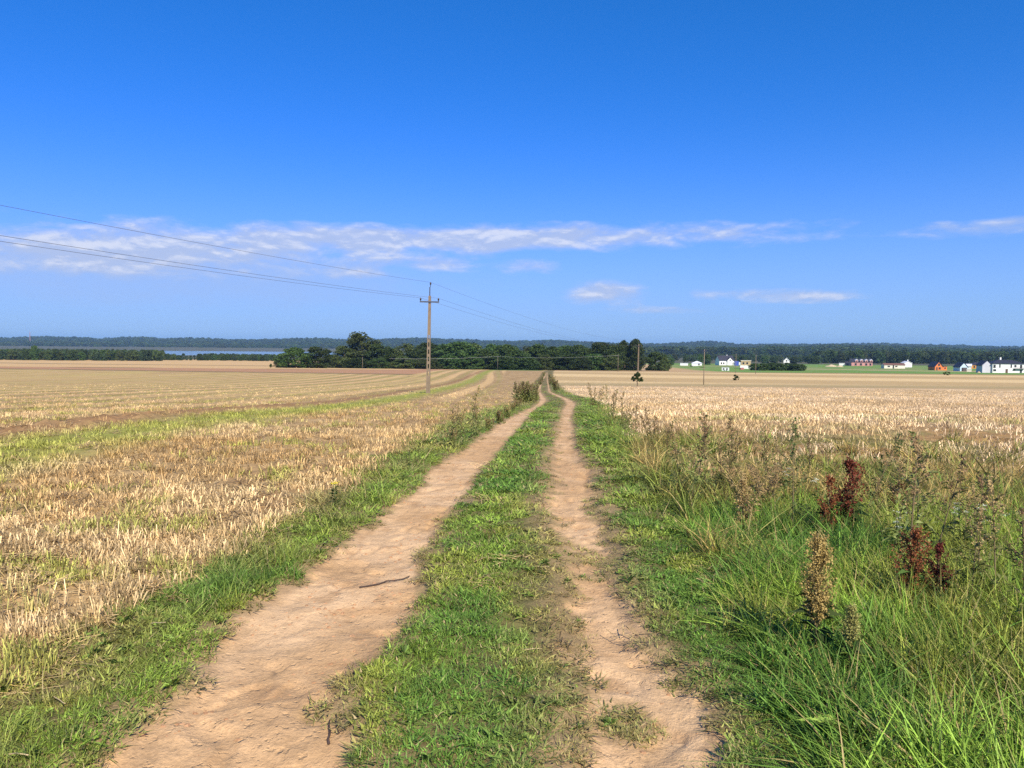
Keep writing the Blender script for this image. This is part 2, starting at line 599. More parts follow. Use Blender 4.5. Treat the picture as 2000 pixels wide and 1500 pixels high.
M = {}
M['ground'] = mat_ground()
M['grass'] = mat_blade('grass_blade', .05, .22)
M['tallgrass'] = mat_blade('tall_grass_blade', .05, .28, (.52, .40, .16))
M['straw'] = mat_blade('straw_stalk', .0, .12, rough=.65)
M['leaf'] = mat_leaf('broadleaf_foliage', (.032, .062, .015), (.085, .13, .028))
M['leaf_warm'] = mat_leaf('olive_foliage', (.05, .075, .018), (.105, .13, .035))
M['pine'] = mat_leaf('pine_foliage', (.032, .055, .022), (.06, .09, .03), .1)
M['bark'] = mat_plain('bark', (.12, .09, .06), .95, .3, 3)
M['weed_green'] = mat_leaf('weed_leaf', (.06, .10, .022), (.10, .15, .035), .25, 4)
M['weed_dark'] = mat_leaf('mugwort_leaf', (.085, .12, .035), (.15, .175, .05), .2, 4)
M['weed_bush'] = mat_leaf('purple_brown_seed', (.23, .15, .085), (.36, .25, .14), .2, 8)
M['weed_olive'] = mat_leaf('olive_weed_leaf', (.16, .19, .05), (.27, .26, .085), .25, 4)
M['weed_brown'] = mat_leaf('mugwort_seed', (.30, .19, .085), (.46, .31, .15), .2, 8)
M['weed_straw'] = mat_leaf('dry_grass', (.35, .25, .11), (.52, .40, .20), .25, 6)
M['dock'] = mat_leaf('dock_seed', (.12, .03, .016), (.23, .06, .03), .2, 10)
M['goose'] = mat_leaf('goosefoot_seed', (.34, .23, .07), (.52, .38, .13), .2, 14)
M['goose_green'] = mat_leaf('goosefoot_green_seed', (.24, .22, .06), (.40, .36, .12), .2, 14)
M['petal'] = mat_leaf('pale_petal', (.62, .62, .40), (.75, .75, .6), .2, 10)
M['petal_yellow'] = mat_leaf('yellow_petal', (.65, .48, .03), (.75, .58, .06), .2, 10)
M['stem'] = mat_plain('weed_stem', (.17, .13, .06), .8, .25, 12)
M['stem_green'] = mat_plain('green_stem', (.13, .17, .05), .8, .25, 12)
M['twig'] = mat_plain('twig', (.075, .05, .04), .9, .3, 30)
M['straw_lying'] = mat_plain('lying_straw', (.55, .42, .22), .8, .2, 12)
M['concrete'] = mat_plain('weathered_concrete', (.24, .185, .125), .95, .2, 1.6, .1, .4)
M['steel'] = mat_plain('galvanised_steel', (.10, .11, .13), .6, .2, 5, .4, 0, .6)
M['insulator'] = mat_plain('insulator_porcelain', (.05, .035, .03), .3, .1, 5, .5)
M['wire'] = mat_plain('cable_metal', (.10, .10, .11), .6, .1, 5, .3)
M['wood_pole'] = mat_plain('wood_pole', (.24, .19, .13), .9, .25, 2)
M['white_wall'] = mat_plain('white_render', (.82, .80, .74), .9, .07, .35)
M['cream_wall'] = mat_plain('cream_render', (.76, .70, .54), .9, .08, .35)
M['shaded_white_wall'] = mat_plain('shaded_white_render', (.58, .56, .58), .9, .08, .35)  # big white house's left wing: its lilac shade is painted into the wall colour
M['orange_wall'] = mat_plain('orange_block_wall', (.72, .21, .06), .9, .10, .5)
M['amber_wall'] = mat_plain('amber_timber_wall', (.62, .27, .05), .8, .12, .5)
M['blue_wall'] = mat_plain('pale_blue_wall', (.52, .68, .72), .9, .06, .4)
M['pink_wall'] = mat_plain('pink_brick_wall', (.52, .25, .22), .9, .12, .6)
M['tan_wall'] = mat_plain('tan_board_wall', (.48, .36, .20), .9, .14, .7)
M['slate_roof'] = mat_plain('dark_slate_roof', (.035, .033, .045), .6, .2, 1.5, .4)
M['brown_roof'] = mat_plain('brown_roof', (.20, .10, .07), .8, .15, 1.5)
M['white_roof'] = mat_plain('white_sheet_roof', (.72, .72, .72), .5, .05, .6)
M['glass'] = mat_plain('window_glass', (.03, .035, .045), .08, .1, 2, .6)
M['frame'] = mat_plain('window_frame', (.10, .085, .08), .5, .1, 2)
M['door'] = mat_plain('door_panel', (.13, .07, .05), .6, .1, 2)
M['blue_panel'] = mat_plain('blue_panel', (.07, .11, .42), .5, .25, 2.5)
M['tarp'] = mat_plain('red_tarp', (.36, .13, .11), .7, .12, 2)
M['sand'] = mat_plain('sand_heap', (.52, .40, .25), .95, .15, 1.2, .1, .5)
M['container'] = mat_plain('white_sheet_metal', (.75, .76, .72), .5, .05, 1)
M['mast'] = mat_plain('red_white_mast', (.45, .2, .15), .6, .2, .2)

# ------------------------------------------------------------------ ground sheet
def axis(lo, hi, fine_lo, fine_hi, s0, g):
    a = list(np.arange(fine_lo, fine_hi, s0))
    s, v = s0, a[-1]
    while v < hi:
        s = s0 + g * (v - fine_hi + s0); v += max(s, s0); a.append(v)
    b, v = [], fine_lo
    while v > lo:
        s = s0 + g * (fine_lo - v); v -= max(s, s0); b.append(v)
    return np.array(b[::-1] + a)


gx = axis(-9000, 9000, -2.6, 2.6, .019, .026)
gy = axis(-40, 12000, 2.2, 5.0, .024, .0125)
GX, GY = np.meshgrid(gx, gy)
X, Y = GX.ravel(), GY.ravel()
Z_ = zones(X, Y)
ZG = zbase(X, Y) + zdetail(X, Y, Z_)


def lerp(a, b, t):
    t = np.asarray(t)[..., None]
    return np.asarray(a) * (1 - t) + np.asarray(b) * t


def left_bands(x, y):
    """stripes of the left field, along the track: green 0..1, bare brown 0..1, pale 0..1"""
    xx = x + (fbm(y * .13, x * .3, 3, 8) - .5) * 1.3
    green = np.exp(-(np.abs(xx + 7.8) / 1.45) ** 3)
    brown = np.exp(-((xx + 10.2) / .8) ** 2)
    ph = xx / 5.2
    st = np.sin(2 * np.pi * ph) * .5 + .5
    far = sstep(-11.5, -13, xx)
    pale = far * sstep(.55, .9, st) * .7
    green = np.maximum(green, far * sstep(.55, .95, 1 - st) * .38)
    # far rows close to the track
    tr = sstep(38, 65, y) * sstep(-1.5, -3, x)
    wv = np.sin(2 * np.pi * (x + .012 * y + .6 * np.sin(y / 31)) / 4.3) * .5 + .5
    pale = np.maximum(pale, tr * sstep(.55, .9, wv))
    green = np.maximum(green, tr * sstep(.6, .95, 1 - wv) * .32)
    return green * (1 - sstep(350, 500, y)), brown, pale


def albedo(x, y, z_):
    n_ = fbm(x * .7, y * .7, 3, 90); big = fbm(x / 9, y / 9, 3, 91)
    verge = lerp((.24, .17, .075), (.16, .14, .05), sstep(.35, .6, n_))
    c = verge
    # left field
    g, b, p = left_bands(x, y)
    L = lerp((.45, .30, .135), (.34, .215, .095), sstep(.4, .7, n_))
    L = lerp(L, (.66, .43, .185), p * .8)
    L = lerp(L, (.29, .30, .055), g * .9)
    L = lerp(L, (.30, .165, .075), b * .8)
    # far fields left: pinkish ploughed, dark strip, tan
    bx = -(y - 60) * 1.0
    fa = sstep(-3, 3, (y + .35 * (x + 68)) - 205) * (x < -25) * (y > 100)
    L = lerp(L, (.44, .24, .12), fa)
    fb = sstep(-4, 4, (y + .1 * x) - 262) * (x < 40)
    L = lerp(L, (.60, .39, .17), fb * (x < -40))
    ln = np.maximum(np.exp(-(((y + .35 * (x + 68)) - 205) / 4.0) ** 2) * (x < -25) * (y > 100), np.exp(-(((y + .1 * x) - 262) / 7) ** 2) * (x < -40) * (fbm(x / 14, y / 30, 2, 4) > .42))
    ln = np.maximum(ln, np.exp(-(((y + .25 * x) - 420) / 9) ** 2) * (x < -60))
    L = lerp(L, (.11, .095, .045), ln * .8)
    c = lerp(c, L, z_['lf'])
    # right field
    Rn = lerp((.37, .22, .085), (.20, .17, .045), sstep(.42, .62, n_))
    Rf = lerp((.64, .45, .24), (.50, .34, .16), sstep(.4, .65, big))
    Rr = lerp(Rn, Rf, sstep(15, 24, y + (n_ - .5) * 8))
    far = sstep(-2, 2, y - 112 - .04 * x)
    Rs = lerp((.50, .345, .155), (.68, .485, .23), sstep(.35, .8, np.sin(2 * np.pi * (y + .22 * x) / 62) * .5 + .5) * sstep(125, 150, y))
    Rs = lerp(Rs, (.36, .285, .13), np.exp(-((y - 122 - .04 * x) / 9) ** 2) * .7)
    Rr = lerp(Rr, Rs, far)
    Rr = lerp(Rr, (.20, .13, .07), np.exp(-((y - 112 - .04 * x) / 1.6) ** 2) * .6)
    bank = y - (292 - .10 * x)
    Rr = lerp(Rr, (.50, .33, .16), sstep(-3, 3, bank))
    mead = sstep(-3, 3, bank - 8) * sstep(-6, 8, x - (62 + .09 * y))
    mc = lerp((.15, .27, .048), (.20, .27, .065), sstep(.45, .7, big))
    Rr = lerp(Rr, mc, mead)
    lane = np.exp(-((y - (505 - .28 * (x - 190) + 30 * np.sin(x / 55)) ) / 16) ** 2) * sstep(170, 200, x)
    Rr = lerp(Rr, (.52, .38, .20), np.clip(lane * 1.3, 0, 1) * .85)
    yard = sstep(.52, .60, fbm(x / 30, y / 60, 3, 44)) * sstep(420, 470, y) * (1 - sstep(640, 700, y)) * mead
    Rr = lerp(Rr, (.34, .27, .13), yard * .4)
    Rr = lerp(Rr, (.14, .085, .045), np.exp(-(bank / 6) ** 2) * .85)
    c = lerp(c, Rr, z_['rf'])
    # small green field by the wood left of the track
    gp = sstep(-3, 3, 12 - np.abs(x - 2 - .0 * y)) * sstep(300, 312, y) * (1 - sstep(350, 370, y)) * (x < 16)
    c = lerp(c, (.09, .17, .035), gp)
    # heath beyond 800 m
    c = lerp(c, lerp((.085, .085, .045), (.13, .12, .07), big), sstep(760, 900, y + .2 * np.abs(x)))
    # wheel tracks
    dcol = lerp((.56, .345, .165), (.68, .445, .235), sstep(.35, .7, fbm(x * 1.6, y * 1.1, 3, 92)))
    dcol = lerp(dcol, (.45, .265, .125), sstep(.56, .75, fbm(x * 6, y * 6, 3, 93)) * .6)
    e = np.maximum(z_['a'], z_['b'])
    c = lerp(c, (.44, .29, .145), sstep(-.34, .0, e + (fbm(x * 5, y * 5, 3, 96) - .5) * .25) * .7 * (1 - sstep(60, 120, y)))
    dcol = lerp(dcol, (.33, .21, .105), sstep(.07, -.03, e + (fbm(x * 8, y * 8, 2, 95) - .5) * .16) * .5)
    c = lerp(c, dcol, z_['dirt'])
    return c


BASE = albedo(X, Y, Z_)
# one sheet, cut along the zone borders into the pieces a person would name
ny, nx = GX.shape
idx = np.arange(ny * nx).reshape(ny, nx)
Q = np.stack([idx[:-1, :-1], idx[:-1, 1:], idx[1:, 1:], idx[1:, :-1]], -1).reshape(-1, 4)
# shared normals so that the cuts do not show
P3 = np.stack([X, Y, ZG], -1).reshape(ny, nx, 3)
dx = np.gradient(P3[..., 2], gx, axis=1); dy = np.gradient(P3[..., 2], gy, axis=0)
NRM = np.stack([-dx, -dy, np.ones_like(dx)], -1).reshape(-1, 3)
NRM /= np.linalg.norm(NRM, axis=1, keepdims=True)
qd = Z_['dirt'][Q].mean(1); ql = Z_['lf'][Q].mean(1); qr = Z_['rf'][Q].mean(1)
qy = Y[Q].mean(1); qx = X[Q].mean(1)
cls = np.zeros(len(Q), int)
cls[(ql > .5) & (qy < 262)] = 1
cls[(qr > .5) & (qy < 292 - .10 * qx)] = 2
cls[(qd > .5) & (qy < 240)] = 3


def ground_piece(name, sel):
    q = Q[sel]
    u, inv = np.unique(q, return_inverse=True)
    me = fast_mesh(name, np.stack([X[u], Y[u], ZG[u]], -1), inv.reshape(-1, 4), M['ground'], True)
    vattr(me, 'base', 'FLOAT_COLOR', np.concatenate([BASE[u], np.ones((len(u), 1))], 1).astype(np.float32))
    vattr(me, 'dirt', 'FLOAT', Z_['dirt'][u].astype(np.float32))
    me.normals_split_custom_set_from_vertices(NRM[u].tolist())
    o = link(bpy.data.objects.new(name, me))
    return o


g0 = tag(ground_piece('ground', cls == 0), 'grassy verges and open land beside and beyond the track', 'ground', kind='structure')
g1 = tag(ground_piece('stubble_field', cls == 1), 'striped brown and tan stubble field with green strips, beside power pole', 'field', kind='structure')
g2 = tag(ground_piece('pale_stubble_field', cls == 2), 'pale straw stubble field around the small round sapling', 'field', kind='structure')
g3 = tag(ground_piece('dirt_track', cls == 3), 'two sandy wheel ruts of a farm track with grass between', 'path', kind='structure')

# ------------------------------------------------------------------ lake and hills
m, w = mat_new('lake_water')
pos = w.n('ShaderNodeNewGeometry').outputs['Position']
n = w.noise(pos, .15, 3)
p, _ = principled(w, (.10, .15, .20), .12, .5, (n, .15, .3))
M['water'] = m
lk = MB()
pts = [(-690, 1470), (-560, 1430), (-330, 1500), (-250, 1700), (-260, 2100), (-290, 2150), (-800, 2200), (-1010, 2160), (-940, 2020), (-820, 1750)]
lk.add([(a, b, LAKE_Z) for a, b in pts], [tuple(range(len(pts)))])
tag(lk.build('lake', M['water']), 'pale blue lake glimpsed beyond the far woods', 'lake', kind='structure')

m, w = mat_new('forested_hill')
pos = w.n('ShaderNodeNewGeometry').outputs['Position']
n1 = w.noise(pos, .012, 5, .6); n2 = w.noise(pos, .06, 5, .7)
c = w.mix(w.remap(n1, .35, .65, 0, 1), (.022, .042, .018), (.045, .07, .026))
c = w.mix(w.remap(n2, .35, .7, 0, .7), c, (.013, .024, .012))
principled(w, c, .95, .05, (n2, 1.0, 14.0))
M['hill'] = m

HP = [(-900, 662), (-300, 661), (0, 660), (100, 658), (150, 659), (200, 662), (230, 659), (290, 658), (320, 662), (360, 660), (430, 662), (500, 664), (560, 662), (620, 660), (680, 663), (740, 661.5), (820, 660), (900, 663), (1000, 667), (1080, 664), (1130, 667), (1200, 671), (1290, 671), (1370, 667), (1420, 669), (1440, 672.5), (1550, 673), (1700, 672), (1750, 672), (1850, 675), (2000, 678), (2400, 682), (2900, 686)]


def hills(name, label, prof, dist, depth, foot, seed, cols=520, rows=26, rough=7.0):
    px = np.array([p[0] for p in prof], float); py = np.array([p[1] for p in prof], float)
    d = rays(px, py); tana = d[:, 0] / d[:, 1]; el = d[:, 2] / d[:, 1]
    ta = np.linspace(tana.min(), tana.max(), cols)
    top = CAMZ + np.interp(ta, tana, el) * dist - 15
    V = []
    for r in range(rows):
        f = r / (rows - 1)
        y = dist + depth * (f - .5) * 2
        s = np.sin(np.clip(f * 1.0, 0, 1) * np.pi)
        env = np.where(f < .5, sstep(0, 1, np.array(f * 2)), 1 - .7 * sstep(0, 1, np.array((f - .5) * 2)))
        x = ta * y
        z = foot + (top - foot) * env + (fbm(x / 40, y / 40 + seed, 3, seed) - .5) * rough * 2 * (env > .02) + (fbm(x / 420, y / 420, 2, seed + 3) - .5) * 22 * env * (1 - env) * 4
        V.append(np.stack([x, np.full(cols, y), z], -1))
    V = np.concatenate(V)
    i = np.arange(rows * cols).reshape(rows, cols)
    F = np.stack([i[:-1, :-1], i[:-1, 1:], i[1:, 1:], i[1:, :-1]], -1).reshape(-1, 4)
    hill_forest('forest canopy covering the ' + ('far ridge' if seed == 3 else 'nearer wooded slope'), 'forest', V, rows, cols, 15000 if seed == 3 else 7000, 16, 24, seed)
    o = link(bpy.data.objects.new(name, fast_mesh(name, V, F, M['hill'])))
    return tag(o, label, 'hills', kind='structure')


def hill_forest(label, name, V, rows, cols, n, h0, h1, seed):
    r = np.random.default_rng(seed)
    G = V.reshape(rows, cols, 3)
    a = r.uniform(0, rows * .62, n); b = r.uniform(0, cols - 1.01, n)
    i, j = a.astype(int), b.astype(int); fa, fb = (a - i)[:, None], (b - j)[:, None]
    P = (G[i, j] * (1 - fb) + G[i, j + 1] * fb) * (1 - fa) + (G[i + 1, j] * (1 - fb) + G[i + 1, j + 1] * fb) * fa
    h = r.uniform(h0, h1, n) / 12 * (.75 + .5 * fbm(P[:, 0] / 260, P[:, 1] / 260, 2, seed))
    P[:, 2] -= 3
    HF.append((name, label, P, h, r))


HF = []
hills('hills', 'long dark wooded ridge along the horizon', HP, 4600, 1700, -24, 3)
hills('hills', 'lower wooded slope in front of the far ridge, behind the houses', [(1180, 693), (1300, 690), (1420, 684), (1500, 680), (1600, 679), (1700, 677), (1800, 679), (1900, 681), (2000, 683), (2600, 688)], 2300, 700, -22, 11, 420, 22, 5.0)

# ------------------------------------------------------------------ trees
def leaf_cloud(centres, radii, per, size, r, flat=1.0):
    """quads scattered through the shells of many clumps"""
    V, F = [], []
    cs = np.repeat(centres, per, 0); rr = np.repeat(radii, per)
    n = len(cs)
    d = r.normal(size=(n, 3)); d /= np.linalg.norm(d, axis=1, keepdims=True)
    p = cs + d * (rr * r.uniform(.55, 1.05, n) ** .6)[:, None] * np.array([1, 1, flat])
    a = r.normal(size=(n, 3)) + d * .6; a /= np.linalg.norm(a, axis=1, keepdims=True)
    b = np.cross(a, r.normal(size=(n, 3))); b /= np.linalg.norm(b, axis=1, keepdims=True)
    c = np.cross(a, b)
    s = size * r.uniform(.6, 1.3, n)[:, None]
    q = np.stack([p - b * s * .5, p + c * s * .32, p + b * s * .5, p - c * s * .32], 1)
    return q.reshape(-1, 3), np.arange(n * 4).reshape(-1, 4)


def crown_mesh(name, mat, h, wdt, r, style='broad', nclump=46, per=64, size=.55, base=.12):
    """crown of an unit tree of height h: clumps inside a lobed envelope"""
    cs, rs = [], []
    lob = r.uniform(0, 6.28, 3)
    tries = 0
    while len(cs) < nclump and tries < 6000:
        tries += 1
        t = r.uniform(base, 1.0)
        if style == 'broad':
            q = (t - base) / (1 - base); env = min(1.0, .62 + 1.1 * q) * max(0.0, 1 - max(0.0, (q - .45) / .56) ** 2.2) ** .6
        elif style == 'pine':
            env = (1 - t) ** .75 * 1.05 + .08
        else:
            env = math.sin(min(1, (t - base) / (1 - base) * .80 + .2) * math.pi) ** .5
        a = r.uniform(0, 6.2832)
        env *= 1 + .16 * math.sin(2 * a + lob[0] + 5 * t) + .10 * math.sin(5 * a + lob[1])
        rad = env * wdt / 2 * math.sqrt(r.uniform(.15, 1))
        cs.append((rad * math.cos(a), rad * math.sin(a), t * h * .93))
        rs.append(r.uniform(.075, .13) * h * (1 if style != 'pine' else .75))
    cs, rs = np.array(cs), np.array(rs)
    V, F = leaf_cloud(cs, rs, per, size, r, .8)
    me = fast_mesh(name, V, F, mat)
    return me, cs


def trunk_mesh(name, h, cs, r, rad=.018, nl=6):
    mb = MB()
    top = np.array([r.normal() * .02 * h, r.normal() * .02 * h, h * .72])
    mb.tube([(0, 0, -.4), (0, 0, h * .02), top * .35, top * .7, top], [rad * h * 1.5, rad * h * 1.15, rad * h * .9, rad * h * .6, rad * h * .25], 7)
    for i in r.choice(len(cs), min(nl, len(cs)), False):
        c = cs[i]; s = top * min(.9, max(.2, c[2] / h * .75))
        mb.tube([s, (s + c) / 2 + np.array([0, 0, -.02 * h]), c], [rad * h * .45, rad * h * .3, rad * h * .1], 5)
    return mb.mesh(name, M['bark'], True)


TR = []
for i in range(6):
    r = np.random.default_rng(100 + i)
    hh = 12.0
    me, cs = crown_mesh('crown', M['leaf'], hh, [9, 10.5, 8.0, 11, 9.5, 7.5][i], r, 'broad' if i != 2 else 'tall', 110, 80, .60, .02)
    TR.append((me, trunk_mesh('trunk', hh, cs, r)))
me, cs = crown_mesh('crown', M['leaf_warm'], 12, 9, np.random.default_rng(120), 'broad', 110, 80, .60, .02)
TRW = (me, trunk_mesh('trunk', 12, cs, np.random.default_rng(121)))
me, cs = crown_mesh('crown', M['pine'], 12, 5.5, np.random.default_rng(122), 'pine', 46, 64, .6, .1)
TRP = (me, trunk_mesh('trunk', 12, cs, np.random.default_rng(123)))


def tree(px, t, top_py, width_px, label, var=0, group=None, name='broadleaf_tree', cat='tree', sink=0.0):
    g = at(px, t)
    d = rays(px, top_py); zt = CAMZ + d[2] / d[1] * t
    h = zt - g[2] + sink
    wv = TR[var] if isinstance(var, int) else var
    o = empty(name, (g[0], g[1], g[2] - sink), rng.uniform(0, 6.28), label, cat, group)
    s = h / 12.0
    wd = width_px / FPX * t / [9, 10.5, 8.0, 11, 9.5, 7.5][var] if isinstance(var, int) else width_px / FPX * t / (9 if wv is TRW else 5.5)
    for nm, me in (('trunk', wv[1]), ('crown', wv[0])):
        c = link(bpy.data.objects.new(nm, me), o)
        c.scale = (wd, wd, s) if nm == 'crown' else (wd * .5 + s * .5, wd * .5 + s * .5, s)
    return o


tree(576, 322, 678, 62, 'dark round tree at the field edge, standing left in the joined pair', 1, sink=.5)
tree(618, 325, 676, 56, 'dark round tree at the field edge, standing right in the joined pair', 3, sink=.5)
tree(547, 345, 697, 24, 'small low tree beside the joined pair of dark round trees', 4, sink=.4)
tree(706, 372, 649, 72, 'tallest domed tree rising above the wood', TRW, sink=.5)
tree(672, 366, 676, 50, 'light olive tree at the wood corner below the tallest tree', TRW, sink=.5)
tree(738, 366, 671, 60, 'dark broad tree tucked against the tallest domed tree', 3, sink=.5)
wood = [(652, 380, 692, 30), (768, 378, 680, 44), (790, 372, 671, 50), (815, 366, 681, 46), (835, 382, 668, 56), (868, 374, 672, 60), (898, 368, 666, 56), (926, 376, 670, 58), (950, 364, 682, 46), (962, 382, 671, 50), (990, 374, 672, 54), (1012, 366, 684, 44), (1030, 384, 676, 48), (1052, 376, 671, 48), (1076, 370, 676, 50), (1102, 380, 674, 56), (1128, 372, 673, 54), (1150, 384, 680, 46), (1172, 374, 667, 44), (1196, 370, 672, 46), (878, 360, 692, 50), (922, 358, 694, 46), (1060, 362, 692, 44), (1110, 362, 690, 48), (1160, 364, 690, 46), (790, 358, 696, 50), (700, 358, 698, 46), (740, 356, 700, 44), (840, 357, 698, 44), (985, 357, 695, 44), (1030, 358, 696, 44), (1195, 362, 692, 40), (1136, 358, 697, 40)]
for k, (px, t, tp, wd) in enumerate(wood):
    if tp > 688:
        ol = k % 3 == 1
        tree(px, t, tp, wd, ('low olive green tree' if ol else 'low dark leafy tree') + ' along the sunny edge of the wood', TRW if ol else k % 6, 'olive trees on the wood edge' if ol else 'dark trees on the wood edge', sink=.6)
    else:
        ol = k % 5 == 2
        tree(px, t, tp, wd * 1.12, ('olive green tree showing' if ol else 'full height dark leafy tree') + ' in the wood behind the stubble fields', TRW if ol else k % 6, 'olive trees in the wood' if ol else 'dark trees in the wood', sink=.6)
tree(1216, 372, 664, 34, 'tall narrow tree at the wood end, beside the tallest one by the far pole', 2, sink=.5)
tree(1240, 368, 662, 36, 'tall narrow tree right behind the far power pole', 5, sink=.5)
tree(1281, 372, 686, 46, 'round green tree standing clear past the end of the wood', 3, sink=.5)
tree(1298, 366, 697, 22, 'small round bush-like tree hugging the clear round tree', TRW, sink=.4)

# trees among the houses
for px, t, tp, wd, var, lab in [
    (1338, 690, 689, 9, TRP, 'narrow dark conifer behind the low white sheds'),
    (1367, 720, 690, 14, 1, 'dark tree behind the white-roofed bungalow'),
    (1381, 720, 691, 14, 0, 'dark tree behind the pale thin pole'),
    (1310, 660, 699, 14, 4, 'low shrub-like tree between round tree and white sheds'),
    (1350, 600, 714, 7, 3, 'tiny bush on the green slope below the sheds'),
    (1372, 520, 717, 12, 3, 'dark bush at the foot of the pale thin pole'),
    (1450, 800, 694, 20, 1, 'dark tree behind the blue panel board'),
    (1494, 850, 694, 16, 3, 'dark tree left of the small white gable house'),
    (1512, 840, 696, 16, 0, 'dark tree touching the small white gable house'),
    (1550, 820, 697, 14, 5, 'dark tree right of the small white gable house'),
    (1582, 830, 692, 18, 1, 'big dark tree before the forest edge, right of the gable house'),
    (1592, 800, 696, 16, 3, 'dark tree at the forest edge near the sand heaps')]:
    tree(px, t, tp, wd, lab, var, sink=.3)
for k, (px, t, tp, wd) in enumerate([(1474, 420, 709, 22), (1490, 415, 709, 24), (1506, 420, 708, 24), (1522, 414, 709, 24), (1538, 418, 708, 24), (1553, 414, 710, 24), (1566, 418, 711, 16)]):
    tree(px, t, tp, wd, 'dense dark shrub in the hedge by the tan block building', (k * 2 + 1) % 6, 'hedge shrubs by the meadow', 'hedge_shrub', 'shrub', sink=.3)

# lone sapling and bushes in the pale field
r = np.random.default_rng(31)
me, cs = crown_mesh('crown', M['leaf'], 1.35, 1.75, r, 'pine', 60, 30, .19, .0)
g = at(1245, 110)
o = empty('sapling', g, .4, 'small round sapling with bare trunk alone in the pale field', 'tree')
c = link(bpy.data.objects.new('crown', me), o); c.location.z = .78
tk = MB(); tk.tube([(0, 0, -.1), (.03, 0, .35), (-.02, .02, .75), (0, 0, 1.35)], [.07, .055, .05, .02], 7)
tk.tube([(0, 0, .6), (.3, .1, .95)], [.03, .015], 5); tk.tube([(0, 0, .65), (-.35, -.05, .95)], [.03, .015], 5)
tk.build('trunk', M['bark'], o, True)
for px, t, hgt, wdt, lab in [(1437, 165, 1.25, 1.5, 'dark round bush in the pale field, below the blue panel'), (1850, 240, 1.3, 1.9, 'dark low bush in the field before the pale blue house'), (529, 318, 1.7, 1.2, 'tiny bush on the field line left of the joined tree pair')]:
    r = np.random.default_rng(int(px))
    me, cs = crown_mesh('foliage', M['leaf_warm'] if px == 1850 else M['leaf'], hgt, wdt, r, 'broad', 30, 34, .2, .04)
    g = at(px, t)
    o = empty('field_bush', g, 0, lab, 'bush')
    link(bpy.data.objects.new('foliage', me), o)
    tk = MB()
    for a in range(4):
        tk.tube([(0, 0, -.1), (.3 * math.cos(a * 1.6), .3 * math.sin(a * 1.6), hgt * .6)], [.03, .01], 5)
    tk.build('stems', M['bark'], o, True)


# far woods that read as one mass: instanced trees
def source_collection(name, meshes):
    c = bpy.data.collections.new(name)
    for i, me in enumerate(meshes):
        c.objects.link(bpy.data.objects.new('%s_%02d' % (name, i), me))
    return c


def scatter(name, P, rot, scl, pick, tint, coll, label, cat):
    me = bpy.data.meshes.new(name)
    n = len(P)
    me.vertices.add(n)
    me.vertices.foreach_set('co', np.asarray(P, np.float32).ravel())
    vattr(me, 'rot', 'FLOAT_VECTOR', np.asarray(rot, np.float32))
    vattr(me, 'scl', 'FLOAT_VECTOR', np.asarray(scl, np.float32))
    vattr(me, 'pick', 'INT', np.asarray(pick, np.int32))
    vattr(me, 'tint', 'FLOAT_COLOR', np.concatenate([np.asarray(tint), np.ones((n, 1))], 1).astype(np.float32))
    o = link(bpy.data.objects.new(name, me))
    ng = bpy.data.node_groups.new(name, 'GeometryNodeTree')
    ng.interface.new_socket('Geometry', in_out='INPUT', socket_type='NodeSocketGeometry')
    ng.interface.new_socket('Geometry', in_out='OUTPUT', socket_type='NodeSocketGeometry')
    N = ng.nodes.new; Lk = ng.links.new
    gi, go = N('NodeGroupInput'), N('NodeGroupOutput')
    ip = N('GeometryNodeInstanceOnPoints'); ci = N('GeometryNodeCollectionInfo')
    ci.inputs['Collection'].default_value = coll
    ci.inputs['Separate Children'].default_value = True
    ci.inputs['Reset Children'].default_value = True

    def na(nm, dt):
        a = N('GeometryNodeInputNamedAttribute'); a.data_type = dt; a.inputs['Name'].default_value = nm
        return [s for s in a.outputs if s.name == 'Attribute' and s.enabled][0]
    Lk(gi.outputs[0], ip.inputs['Points']); Lk(ci.outputs[0], ip.inputs['Instance'])
    ip.inputs['Pick Instance'].default_value = True
    Lk(na('pick', 'INT'), ip.inputs['Instance Index'])
    er = N('FunctionNodeEulerToRotation')
    Lk(na('rot', 'FLOAT_VECTOR'), er.inputs[0]); Lk(er.outputs[0], ip.inputs['Rotation'])
    Lk(na('scl', 'FLOAT_VECTOR'), ip.inputs['Scale'])
    Lk(ip.outputs[0], go.inputs[0])
    md = o.modifiers.new('scatter', 'NODES'); md.node_group = ng
    return tag(o, label, cat, kind='stuff')


def far_tree_meshes():
    out = []
    for i, (mt, st, wd) in enumerate([('leaf', 'broad', 9), ('pine', 'tall', 6.5), ('leaf_warm', 'broad', 8), ('pine', 'tall', 5.5)]):
        r = np.random.default_rng(200 + i)
        me, cs = crown_mesh('far_tree', M[mt], 12, wd, r, st, 34, 34, 1.0, .04)
        out.append(me)
    return out


FT = source_collection('far_tree', far_tree_meshes())


def wood_belt(name, label, pxs, t0, t1, n, h0, h1, dens=None):
    r = np.random.default_rng(len(label))
    px = r.uniform(pxs[0], pxs[1], n); t = r.uniform(t0, t1, n)
    d = rays(px, np.full(n, 700.0)); x = d[:, 0] / d[:, 1] * t
    if dens is not None:
        k = r.uniform(size=n) < dens(px, t); px, t, x = px[k], t[k], x[k]
    z = zbase(x, t)
    h = r.uniform(h0, h1, len(x)) / 12
    return scatter(name, np.stack([x, t, z - .3], -1), np.stack([0 * x, 0 * x, r.uniform(0, 6.28, len(x))], -1),
                   np.stack([h * 1.05, h * 1.05, h], -1), r.integers(0, 4, len(x)), np.ones((len(x), 3)) * .05, FT, label, 'woodland')


